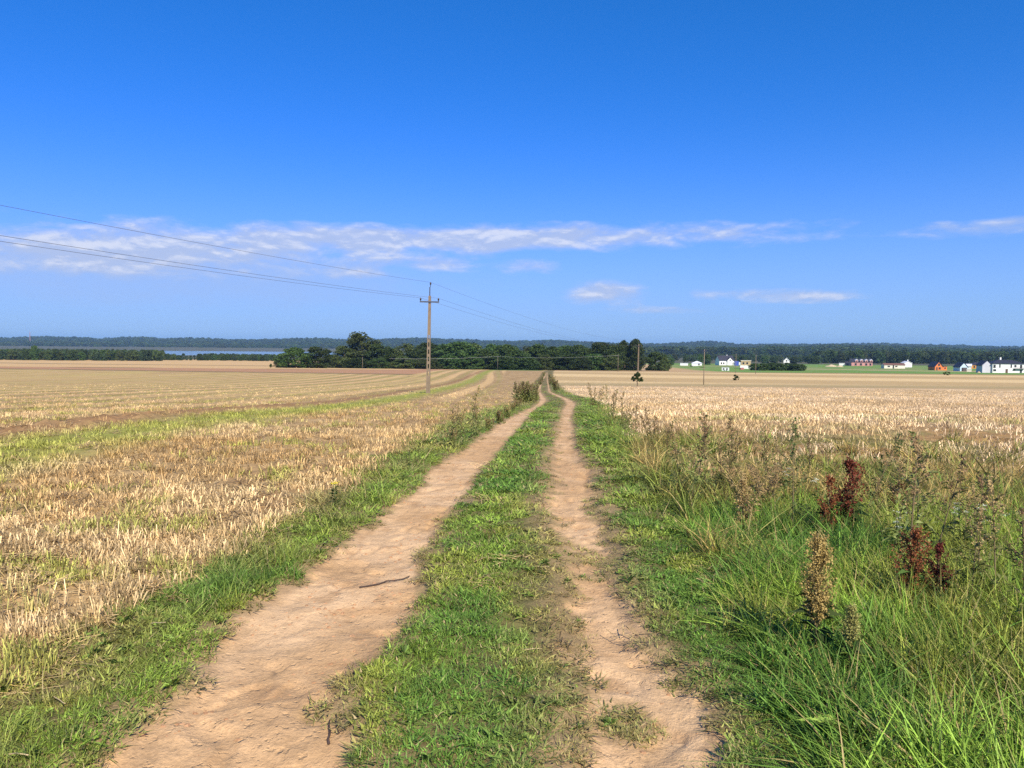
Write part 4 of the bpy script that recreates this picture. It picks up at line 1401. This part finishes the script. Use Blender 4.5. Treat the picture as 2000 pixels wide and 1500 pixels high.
# sparse at the worn right side of the crown
worn = z_['centre'] & (x > (z_['xlr'] + z_['xrl']) / 2 + .1)
ok &= ~(worn & (fbm(x * 3, y * 2, 3, 141) > .50) & (r.uniform(size=len(x)) < .45))
dd_ = -np.maximum(z_['a'], z_['b']) + (fbm(x * 4, y * 4, 2, 222) - .5) * .3
fd = sstep(.0, np.where(x > (z_['xlr'] + z_['xrl']) / 2, .30, .14), dd_)
fd = np.where(np.maximum(z_['a'], z_['b']) > .03, .5, fd)
ok &= r.uniform(size=len(x)) < .62 + .38 * fd
x, y, s, fd = x[ok], y[ok], s[ok], fd[ok]; z_ = zones(x, y)
dr_ = np.maximum(-np.maximum(z_['a'], z_['b']), 0)
s = np.minimum(s, np.maximum(1.0, np.minimum(5.0, dr_ / .10)))
emit('grass', 'short green grass on the crown of the track and the verges', 'grass', r, x, y, s, r.uniform(.40, .85, len(x)) * np.clip(s, 1, 2.2) ** .5 * (.5 + .5 * fd), lerp(grass_tint(x, y, z_, r), (.36, .27, .11), (1 - fd) * .75), C_SHORT, 5, .15)
print('short', len(x))
# longer tufts along the left verge and the right verge
r, x, y, rr, s = cand(130, 4.2, 190, 12)
z_ = zones(x, y)
vl = (z_['xll'] - x > .06) & (z_['lf'] < .75); vr = (x - z_['xrr'] > .5) & (z_['rf'] < .75)
cl = fbm(x * 2.2, y * 1.8, 3, 150)
pr = np.where(vl, sstep(.40, .62, cl), 0) + np.where(vr, sstep(.46, .68, cl) * np.where(x - z_['xrr'] > .8, 1, .35), 0)
pr = pr + np.where(vl & (y > 14), .35, 0)
ok = (r.uniform(size=len(x)) < pr) & (z_['dirt'] < .2) & (z_['tall'] < .8)
x, y, s = x[ok], y[ok], s[ok]; z_ = zones(x, y)
dr_ = np.maximum(-np.maximum(z_['a'], z_['b']), 0)
s = np.minimum(np.minimum(s, 2.6), np.maximum(1.0, dr_ / .12))
t_ = grass_tint(x, y, z_, r)
t_ = lerp(t_, (.36, .29, .12), sstep(.5, .7, fbm(x * 1.5, y * .7, 3, 151)) * np.where(y > 6, .8, .2))
emit('grass', 'longer tufted grass along both edges of the track', 'grass', r, x, y, s, r.uniform(.6, 1.3, len(x)) * (1 + .35 * sstep(12, 30, y)), t_, C_MID, 5, .2)
print('mid', len(x))
# tall lush grass on the right
r, x, y, rr, s = cand(270, 5.5, 12, 13)
z_ = zones(x, y)
ok = r.uniform(size=len(x)) < z_['tall']
x, y, s = x[ok], y[ok], s[ok]
a = fbm(x * .9, y * .9, 3, 160)
t_ = lerp((.28, .42, .055), (.15, .28, .042), sstep(.4, .6, a)); t_ = lerp(t_, (.32, .34, .06), sstep(.5, .7, fbm(x * 2, y * 2, 2, 161)) * .85)
t_ = lerp(t_, (.42, .35, .11), (r.uniform(size=len(x)) < .10) * .8)
edge_ = np.clip((x - (1.02 + .13 * (y - 2.9))) / 1.2, 0.1, 1)
emit('tall_grass', 'tall lush green grass beside the track with drooping blades', 'grass', r, x, y, np.ones(len(x)), r.uniform(.55, 1.0, len(x)) * (.45 + .5 * edge_), t_, C_TALL, 6, .22)
print('tall', len(x))
# mixed rank growth behind it, before the pale field
r, x, y, rr, s = cand(120, 6, 40, 14)
z_ = zones(x, y)
band = (x > z_['xrr'] + .75) & (z_['tall'] < .6) & (y > 5.5) & ((z_['rf'] < .6) | ((y < 15) & (fbm(x * .9, y * .9, 3, 171) > .55)))
ok = band & (r.uniform(size=len(x)) < .75)
x, y, s = x[ok], y[ok], s[ok]
a = fbm(x * 1.3, y * 1.0, 3, 170)
t_ = lerp((.21, .25, .045), (.46, .33, .11), sstep(.43, .64, a))
emit('rank_grass', 'rank grass and dry stalks at the edge of the pale field', 'grass', r, x, y, np.minimum(s, 1.4), r.uniform(.3, .8, len(x)), t_, C_TALL, 6, .3)
# broad-leaved herbs among the grass
def rosette(n, r, L, W, up):
    q = r.uniform(0, 6.28, n); P = np.stack([np.cos(q) * .008, np.sin(q) * .008, r.uniform(.005, .03, n)], -1)
    V, F = leaflets(P, np.stack([np.cos(q), np.sin(q), r.uniform(.1, up, n)], -1), L, W, r, .25)
    me = fast_mesh('herb_leaves', V, F, M['grass'])
    vattr(me, 'vary', 'FLOAT_VECTOR', np.repeat(np.stack([r.uniform(size=n), r.uniform(size=n) * .9, r.uniform(size=n)], -1), 4, 0).astype(np.float32))
    return me


C_HERB = source_collection('herb', [rosette(11, rg, .07, .012, .6), rosette(9, rg, .05, .014, .4), rosette(16, rg, .11, .012, 1.2), rosette(22, rg, .045, .009, 1.0)])
r, x, y, rr, s = cand(60, 5.0, 30, 19)
z_ = zones(x, y)
ok = (z_['dirt'] < .25) & (z_['lf'] < .9) & (z_['rf'] < .8) & (r.uniform(size=len(x)) < .15 + .85 * sstep(.45, .62, fbm(x * 1.4, y * 1.4, 3, 210)))
x, y, s = x[ok], y[ok], s[ok]; z_ = zones(x, y)
hh = np.where(z_['tall'] > .5, 1.7, np.where(z_['centre'], .45, .6)) * r.uniform(.6, 1.2, len(x))
t_ = lerp((.27, .34, .06), (.17, .27, .05), r.uniform(size=len(x)))
emit('verge_herbs', 'small broad-leaved herbs among the grass of track and verges', 'herbs', r, x, y, hh, hh, t_, C_HERB, 4, .2)
# left stubble
r, x, y, rr, s = cand(310, 4.6, 110, 15)
z_ = zones(x, y)
g_, b_, p_ = left_bands(x, y)
row = np.abs(((x + .03 * np.sin(y)) / .27) % 1 - .5) * 2
ok = (z_['lf'] > .35) & (r.uniform(size=len(x)) < (1 - .8 * b_) * np.where(rr < 14, .35 + .65 * row, 1) * (.30 + .65 * sstep(.35, .6, fbm(x * .9, y * .9, 3, 180))))
x, y, s, g_, p_ = x[ok], y[ok], s[ok], g_[ok], p_[ok]
t_ = lerp((.64, .44, .195), (.46, .295, .12), sstep(.4, .65, fbm(x * .6, y * .6, 3, 181)))
t_ = lerp(t_, (.78, .58, .30), sstep(.5, .7, fbm(x * .35, y * .5, 3, 182)) * .7)
t_ = lerp(t_, (.34, .37, .06), np.maximum(g_ * .85, sstep(.55, .66, fbm(x * 1.7, y * 1.7, 3, 183)) * .8))
t_ = lerp(t_, (.82, .60, .30), p_ * .8)
emit('stubble', 'cut straw stubble standing in rows over the striped field', 'stubble', r, x, y, np.minimum(s, 1.8), r.uniform(.55, 1.05, len(x)), t_, C_STUB, 5, .12)
print('stubble', len(x))
r, x, y, rr, s = cand(55, 4.6, 26, 16)
z_ = zones(x, y)
ok = ((z_['lf'] > .3) | (z_['rf'] > .3) | (r.uniform(size=len(x)) < .004) | ((z_['dirt'] < .1) & (r.uniform(size=len(x)) < .015)))
x, y, s = x[ok], y[ok], s[ok]
t_ = lerp((.60, .42, .18), (.36, .23, .095), r.uniform(size=len(x)))
emit('straw_litter', 'loose flattened straw lying over the stubble fields', 'straw', r, x, y, np.minimum(s, 1.5), np.ones(len(x)), t_, C_LIT, 4, .1)
# pale field, taller stalks
r, x, y, rr, s = cand(120, 9, 118, 17)
z_ = zones(x, y)
dn = .12 + .88 * sstep(15, 30, y + (fbm(x * .3, y * .3, 2, 190) - .5) * 8)
ok = (z_['rf'] > .45) & (y < 111 + .04 * x) & (r.uniform(size=len(x)) < dn)
x, y, s = x[ok], y[ok], s[ok]
t_ = lerp((.84, .64, .38), (.70, .50, .24), sstep(.4, .6, fbm(x * .4, y * .25, 3, 191)))
t_ = lerp(t_, (.36, .36, .10), sstep(.55, .68, fbm(x * .8, y * .5, 3, 192)) * (1 - sstep(20, 34, y)) * .8)
t_ = lerp(t_, (.60, .42, .24), sstep(.5, .65, fbm(x * .12, y * .12, 3, 193)) * .5)
emit('pale_stubble', 'tall pale straw stalks left standing across the bright field', 'stubble', r, x, y, np.minimum(s, 2.2), r.uniform(.4, .9, len(x)), t_, C_PALE, 5, .1)
print('pale', len(x))

# ------------------------------------------------------------------ weeds
def grains(P, size, r):
    n = len(P)
    a = r.normal(size=(n, 3)); a /= np.linalg.norm(a, axis=1, keepdims=True)
    b = np.cross(a, r.normal(size=(n, 3))); b /= np.linalg.norm(b, axis=1, keepdims=True)
    s = size * r.uniform(.6, 1.4, (n, 1))
    V = np.stack([P - a * s, P + b * s * .7, P + a * s, P - b * s * .7], 1).reshape(-1, 3)
    return V, np.arange(n * 4).reshape(-1, 4)


def weed_mugwort(seed, seedmat, leafmat, H=1.0, nst=1, spread=.12, dens=1.0, lean=.12, gs=1.0):
    r = np.random.default_rng(seed)
    st = MB(); LP, LD, SP = [], [], []
    for s in range(nst):
        a = r.uniform(0, 6.28); b = np.array([math.cos(a), math.sin(a), 0]) * spread * r.uniform(0, 1)
        l = np.array([r.normal() * lean, r.normal() * lean, 0]); h = H * r.uniform(.75, 1.0) if s else H
        ax = lambda f: b + l * h * f ** 1.4 + np.array([0, 0, h * f])
        st.tube([ax(f) for f in (-.03, .3, .6, .85, 1)], [.006, .0055, .0045, .003, .0015], 5)
        for f in np.linspace(.12, .97, int(26 * dens)):
            p = ax(f); q = r.uniform(0, 6.28); bl = h * (.26 if f > .4 else .16) * (1.05 - f) * r.uniform(.6, 1.2) + .02
            d = np.array([math.cos(q), math.sin(q), .9 if f > .4 else .3])
            e = p + d / np.linalg.norm(d) * bl
            if f > .38:
                st.tube([p, e], [.0022, .001], 3, False)
            for g in np.linspace(.15, 1, 9):
                c = p + (e - p) * g + r.normal(size=3) * .010
                if f > .42 + .2 * r.uniform():
                    SP += [c + r.normal(size=3) * .007 for _ in range(3)]
                    if r.uniform() < .3:
                        LP.append(c); LD.append(d + r.normal(size=3) * .6)
                else:
                    LP.append(c); LD.append(d + r.normal(size=3) * .7)
    out = [('stem', st.mesh('stem', M['stem'], True))]
    V, F = leaflets(np.array(LP), np.array(LD), .05 * gs, .009 * gs, r); out.append(('leaves', fast_mesh('leaves', V, F, leafmat)))
    V, F = grains(np.array(SP), .0065 * gs, r); out.append(('seed_heads', fast_mesh('seed_heads', V, F, seedmat)))
    return out


def weed_panicle(seed, mat, H, w, h0, ns, grain=.006, per=1.0, leaf=True):
    """dense upright seed plume: dock or goosefoot"""
    r = np.random.default_rng(seed)
    st = MB(); SP = []
    st.tube([(0, 0, -.03), (.005, 0, H * .5), (.0, .005, H * .97)], [.007, .006, .002], 6)
    for i in range(ns):
        f = r.uniform(0, 1); z = H * (h0 + (1 - h0) * f * .93)
        q = r.uniform(0, 6.28); rad = w * (math.sin((.12 + .86 * f) * math.pi) ** .6) * r.uniform(.35, 1.0) * (1.15 - .45 * f)
        a = np.array([0, 0, z - rad * 1.1]); b = np.array([math.cos(q) * rad, math.sin(q) * rad, z + rad * .7])
        st.tube([a, b], [.002, .001], 3, False)
        k = int(26 * per)
        g = r.uniform(.2, 1.05, (k, 1))
        SP.append(a + (b - a) * g + r.normal(size=(k, 3)) * .010)
    SP = np.concatenate(SP)
    out = [('stem', st.mesh('stem', M['stem'], True))]
    V, F = grains(SP, grain, r); out.append(('seed_head', fast_mesh('seed_head', V, F, mat)))
    if leaf:
        n = 26
        f = r.uniform(.05, .5, n); P = np.stack([0 * f, 0 * f, H * f], -1); q = r.uniform(0, 6.28, n)
        V, F = leaflets(P, np.stack([np.cos(q), np.sin(q), .4 + 0 * q], -1), .13, .02, r, .35)
        out.append(('leaves', fast_mesh('leaves', V, F, M['weed_green'])))
    return out


def weed_flower(seed, mat, H, n, head, leafn=40):
    r = np.random.default_rng(seed)
    st = MB(); SP = []; LP, LD = [], []
    for i in range(n):
        a = r.uniform(0, 6.28); e = np.array([math.cos(a) * H * .22 * r.uniform(), math.sin(a) * H * .22 * r.uniform(), H * r.uniform(.75, 1)])
        st.tube([(0, 0, -.02), e * np.array([.4, .4, .5]), e], [.0035, .0025, .0018], 4)
        q = r.normal(size=(26, 3)) * np.array([head, head, head * .35]); SP.append(e + q)
        for f in r.uniform(.05, .8, leafn // n):
            LP.append(e * np.array([.7 * f, .7 * f, f])); b = r.uniform(0, 6.28); LD.append((math.cos(b), math.sin(b), .5))
    out = [('stem', st.mesh('stem', M['stem_green'], True))]
    V, F = grains(np.concatenate(SP), head * .35, r); out.append(('flowers', fast_mesh('flowers', V, F, mat)))
    V, F = leaflets(np.array(LP), np.array(LD), .07, .010, r); out.append(('leaves', fast_mesh('leaves', V, F, M['weed_green'])))
    return out


def plant(parts, name, px, py, label, cat='weed', group=None, scale=1.0, rz=None, lean=None):
    """stands where the photo column px, base row py meets the ground"""
    w = hit(px, py)[0]; z = zground(w[0], w[1])[0]
    o = empty(name, (w[0], w[1], z), rng.uniform(0, 6.28) if rz is None else rz, label, cat, group)
    if lean is not None:
        o.rotation_euler = (R(lean[0]), R(lean[1]), o.rotation_euler.z if rz is None else rz)
    o.scale = (scale, scale, scale)
    for nm, me in parts:
        c = link(bpy.data.objects.new(nm, me), o)
        if nm in ('seed_heads', 'leaves', 'flowers'):
            c['kind'] = 'stuff'
    return o


DK = [weed_panicle(300 + i, M['dock'], .62, .14, .30, 42, .0078, 1.6) for i in range(3)]
GF = weed_panicle(310, M['goose'], .62, .095, .36, 120, .0050, 1.5)
GG = weed_panicle(311, M['goose_green'], .40, .055, .45, 70, .0048, 1.5)
plant(GF, 'goosefoot', 1592, 1300, 'big golden brown goosefoot plume standing in the lush grass', scale=1.12)
plant(GG, 'goosefoot', 1660, 1330, 'small greenish goosefoot plume beside the big golden one', scale=.95)
plant(DK[0], 'dock_plant', 1655, 1075, 'tallest rust-red dock spike at the back of the lush grass', scale=1.22)
plant(DK[1], 'dock_plant', 1618, 1075, 'shorter rust-red dock spike next to the tallest one', scale=.98)
plant(DK[2], 'dock_plant', 1779, 1215, 'rust-red dock plume deep in the lush grass, beside its twin', scale=.95)
plant(DK[1], 'dock_plant', 1828, 1222, 'ragged rust-red dock plume, right-hand neighbour of its twin in the grass', scale=.80)
plant(DK[2], 'dock_plant', 1752, 1035, 'small lone dock spike among brown mugwort', scale=.75)
MG = [weed_mugwort(400 + i, M['weed_brown'], M['weed_olive'], 1.0, 1 + i % 3, .1, 1.0, .12, 1.25) for i in range(4)]
MD = [weed_mugwort(420 + i, M['weed_dark'], M['weed_dark'], 1.0, 1, .05, 1.1, .08) for i in range(3)]
MBR = [weed_mugwort(440 + i, M['weed_brown'], M['weed_brown'], .8, 5, .16, 1.0, .22) for i in range(2)]
MFAR = [weed_mugwort(450 + i, M['weed_brown'], M['weed_olive'], .8, 7, .3, .9, .22, 1.7) for i in range(2)]
plant(MD[0], 'mugwort', 1560, 1055, 'dark green upright mugwort left of the red dock spikes', scale=1.02, lean=(0, 3))
plant(MD[1], 'mugwort', 1672, 1040, 'dark mugwort stem leaning far over behind the tallest dock', scale=.98, rz=0, lean=(-8, 30))
plant(MD[2], 'mugwort', 1345, 1010, 'small dark green mugwort at the edge of the yellowed verge grass', scale=.5)
plant(MBR[0], 'dry_weed_clump', 1450, 1045, 'reddish brown dried weed clump before the pale field', scale=.75)
plant(MBR[1], 'dry_weed_clump', 1495, 1010, 'tawny dried weed clump close behind the reddish one', scale=.7)
mg = [(1790, 1180, 1.05, 0), (1768, 1130, .95, 3), (1815, 1150, .9, 0), (1745, 1105, .8, 3), (1880, 1210, .7, 3), (1925, 1180, .8, 0), (1965, 1230, .85, 0), (1990, 1300, .8, 3), (1870, 1120, .6, 3), (1915, 1110, .6, 0), (1705, 1060, .55, 3), (1985, 1150, .65, 0)]
for px, py, s, v in mg:
    plant(MG[v], 'mugwort', px, py, 'brown seeding mugwort rising from the lush grass past the docks', group='brown mugworts in the lush grass', scale=s)
for k, (px, py, s, v) in enumerate([(1325, 960, .8, 0), (1372, 985, .95, 1), (1412, 965, .75, 2), (1440, 940, .8, 3), (1300, 905, .6, 1), (1270, 880, .7, 2), (1500, 960, .7, 1), (1530, 985, .75, 0), (1590, 975, .7, 3)]):
    plant(MG[v], 'mugwort', px, py, 'thin brownish mugwort in the yellowed verge between grass and pale field', group='thin mugworts on the yellowed verge', scale=s)
for k, (px, py, s, v) in enumerate([(1208, 838, .85, 0), (1195, 830, .9, 1), (1222, 850, .7, 2), (1185, 815, 1.0, 3), (1170, 803, 1.0, 1), (1160, 796, 1.2, 2), (1235, 862, .7, 3)]):
    plant(MG[v], 'mugwort', px, py, 'brown mugwort lining the pale field where the track bends', group='mugworts by the track bend', scale=s)
bush = weed_mugwort(460, M['weed_bush'], M['weed_olive'], 1.3, 40, .8, 1.0, .16, 2.2)
plant(bush, 'mugwort_bush', 1025, 786, 'big rounded brown mugwort bush on the outer side of the track bend', 'bush', scale=.98)
plant(MBR[0], 'dry_weed_clump', 1047, 784, 'low brown clump at the foot of the big mugwort bush', scale=1.0)
for px, py, s, v, lb in [(914, 856, 1.0, 0, 'tall grey-brown mugwort on the verge facing the striped field'), (895, 858, .75, 2, 'shorter mugwort leaning by the tall grey-brown one'), (932, 850, .7, 1, 'low mugwort on the bend side of the tall grey-brown one')]:
    plant(MG[v], 'mugwort', px, py, lb, scale=s)
for k, (px, py, s) in enumerate([(955, 838, .4), (975, 826, .45), (992, 815, .5), (1003, 806, .5), (880, 872, .4), (1010, 798, .6)]):
    plant(MFAR[k % 2], 'dry_weed_clump', px, py, 'brown weed clump on the verge between the striped field and the bend', group='verge weeds before the bend', scale=s)
plant(weed_flower(470, M['petal_yellow'], .28, 4, .016), 'yellow_wildflower', 655, 990, 'small yellow wildflower at the stubble edge')
WF = [weed_flower(480 + i, M['petal'], .55, 3, .014) for i in range(3)]
for k, (px, py, s) in enumerate([(1858, 1110, .9), (1880, 1125, .9), (1930, 1130, .95), (1742, 1130, .8), (1762, 1110, .8), (1600, 1030, .8), (1535, 1000, .8), (1520, 985, .8)]):
    plant(WF[k % 3], 'white_wildflower', px, py, 'pale cream wildflower dotted among the tall weeds', 'wildflower', 'pale wildflowers in the weeds', scale=s)
# far weeds where the track runs out of sight
for k, (px, py, s) in enumerate([(1056, 752, 1.3), (1077, 752, 1.5), (1082, 758, 1.4), (1080, 746, 1.4), (1059, 743, 1.2), (1074, 740, 1.3), (1062, 735, 1.4), (1085, 764, 1.3)]):
    plant(MFAR[k % 2], 'dry_weed_clump', px, py, 'dark weed clump beside the far narrow end of the track', group='weeds along the far track', scale=s)

# ------------------------------------------------------------------ twigs, straws and stones on the track
def lying(name, px, py, px2, py2, label, cat, mat, rad=.006, up=.0, crook=.01):
    a, b = hit(px, py)[0], hit(px2, py2)[0]
    za, zb = zground(*a)[0], zground(*b)[0]
    pts = []
    r = np.random.default_rng(int(px + py))
    for f in np.linspace(0, 1, 7):
        p = a + (b - a) * f
        z = zground(p[0], p[1])[0] + rad * .8 + up * f
        o_ = r.normal(size=2) * crook * (0 < f < 1)
        pts.append((p[0] + o_[0], p[1] + o_[1], z))
    o0 = np.array(pts[0]); mb = MB()
    mb.tube([np.array(p) - o0 for p in pts], [rad * (1 - .45 * f) for f in np.linspace(0, 1, 7)], 6)
    o = mb.build(name, mat, None, True); o.location = o0
    return tag(o, label, cat)


lying('twig', 642, 1432, 644, 1388, 'short dark twig on the sand below the grass tongue, longer of two', 'twig', M['twig'], .006, .01, .002)
lying('twig', 660, 1416, 656, 1380, 'short dark twig on the sand below the grass tongue, thinner of two', 'twig', M['twig'], .0045, .01, .003)
lying('twig', 702, 1138, 800, 1118, 'long thin twig lying across the left wheel rut', 'twig', M['twig'], .006, .01)
lying('straw_stalk', 1018, 1268, 1058, 1270, 'pale straw stalk lying on the worn crown of the track', 'straw', M['straw_lying'], .0035, .01, .004)
lying('straw_stalk', 292, 1224, 324, 1238, 'pale straw stalk poking out of the left verge grass', 'straw', M['straw_lying'], .003, .06, .004)
lying('straw_stalk', 100, 1360, 128, 1392, 'pale straw stalk slanting in the left verge near the corner', 'straw', M['straw_lying'], .003, .05, .004)
lying('straw_stalk', 4, 1478, 56, 1500, 'long bleached straw stalk at the very edge of the left verge', 'straw', M['straw_lying'], .004, .05, .003)
lying('straw_stalk', 1040, 1108, 1072, 1112, 'yellow straw stalk across the middle of the track crown', 'straw', M['straw_lying'], .003, .02, .004)
lying('straw_stalk', 1160, 922, 1205, 921, 'straw stalk bridging the right rut edge', 'straw', M['straw_lying'], .004, .03, .004)

# crumbs of earth on the ruts: too many to count
r = np.random.default_rng(77)
n = 26000
rr = np.sqrt(r.uniform(1.5 ** 2, 11 ** 2, n)); a = r.uniform(-.8, .6, n)
x, y = rr * np.sin(a), rr * np.cos(a)
z_ = zones(x, y)
ok = (z_['dirt'] > .5) & (r.uniform(size=n) < np.where(z_['a'] > -.1, .9, .3) * sstep(.42, .62, fbm(x * 2.5, y * 2.5, 3, 200)))
x, y = x[ok], y[ok]; n = len(x)
cube = []
for i in range(4):
    mb = MB(); q = np.random.default_rng(i)
    V = [(math.cos(t) * q.uniform(.7, 1.2), math.sin(t) * q.uniform(.7, 1.2), -.2) for t in np.arange(0, 6.2, 1.25)]
    T = [(v[0] * .6 + q.normal() * .1, v[1] * .6 + q.normal() * .1, .55 + q.normal() * .12) for v in V]
    k = len(V)
    mb.add(V + T, [tuple(range(k, 2 * k))] + [(j, (j + 1) % k, (j + 1) % k + k, j + k) for j in range(k)])
    cube.append(mb.mesh('crumb', None))
m, w = mat_new('earth_crumb')
principled(w, w.attr('tint', 'INSTANCER').outputs['Color'], .95, .1)
for me in cube: me.materials.append(m)
C_CR = source_collection('crumb', cube)
sz = .0035 + .014 * r.uniform(size=n) ** 4
sc = np.stack([sz * r.uniform(.8, 1.5, n), sz, sz * r.uniform(.5, 1, n)], -1)
scatter('earth_crumbs', np.stack([x, y, zground(x, y)], -1), np.stack([0 * x, 0 * x, r.uniform(0, 6.28, n)], -1), sc, r.integers(0, 4, n), lerp((.48, .28, .15), (.36, .20, .10), r.uniform(size=n)), C_CR, 'loose crumbs of dry earth on the wheel ruts', 'earth')

# ------------------------------------------------------------------ haze
m, w = mat_new('haze_air')
out = w.n('ShaderNodeOutputMaterial'); pv = w.n('ShaderNodeVolumePrincipled')
pv.inputs['Color'].default_value = (.40, .68, 1.0, 1)
pv.inputs['Density'].default_value = 8.0e-5
pv.inputs['Anisotropy'].default_value = 0.0
w.t.links.new(pv.outputs[0], out.inputs['Volume'])
hz = MB(); hz.box(-9500, 9500, -600, 12500, -45, 75)
tag(hz.build('haze', m), 'thin blue summer haze over the far land', 'haze', kind='stuff')
print('objects', len(bpy.data.objects))
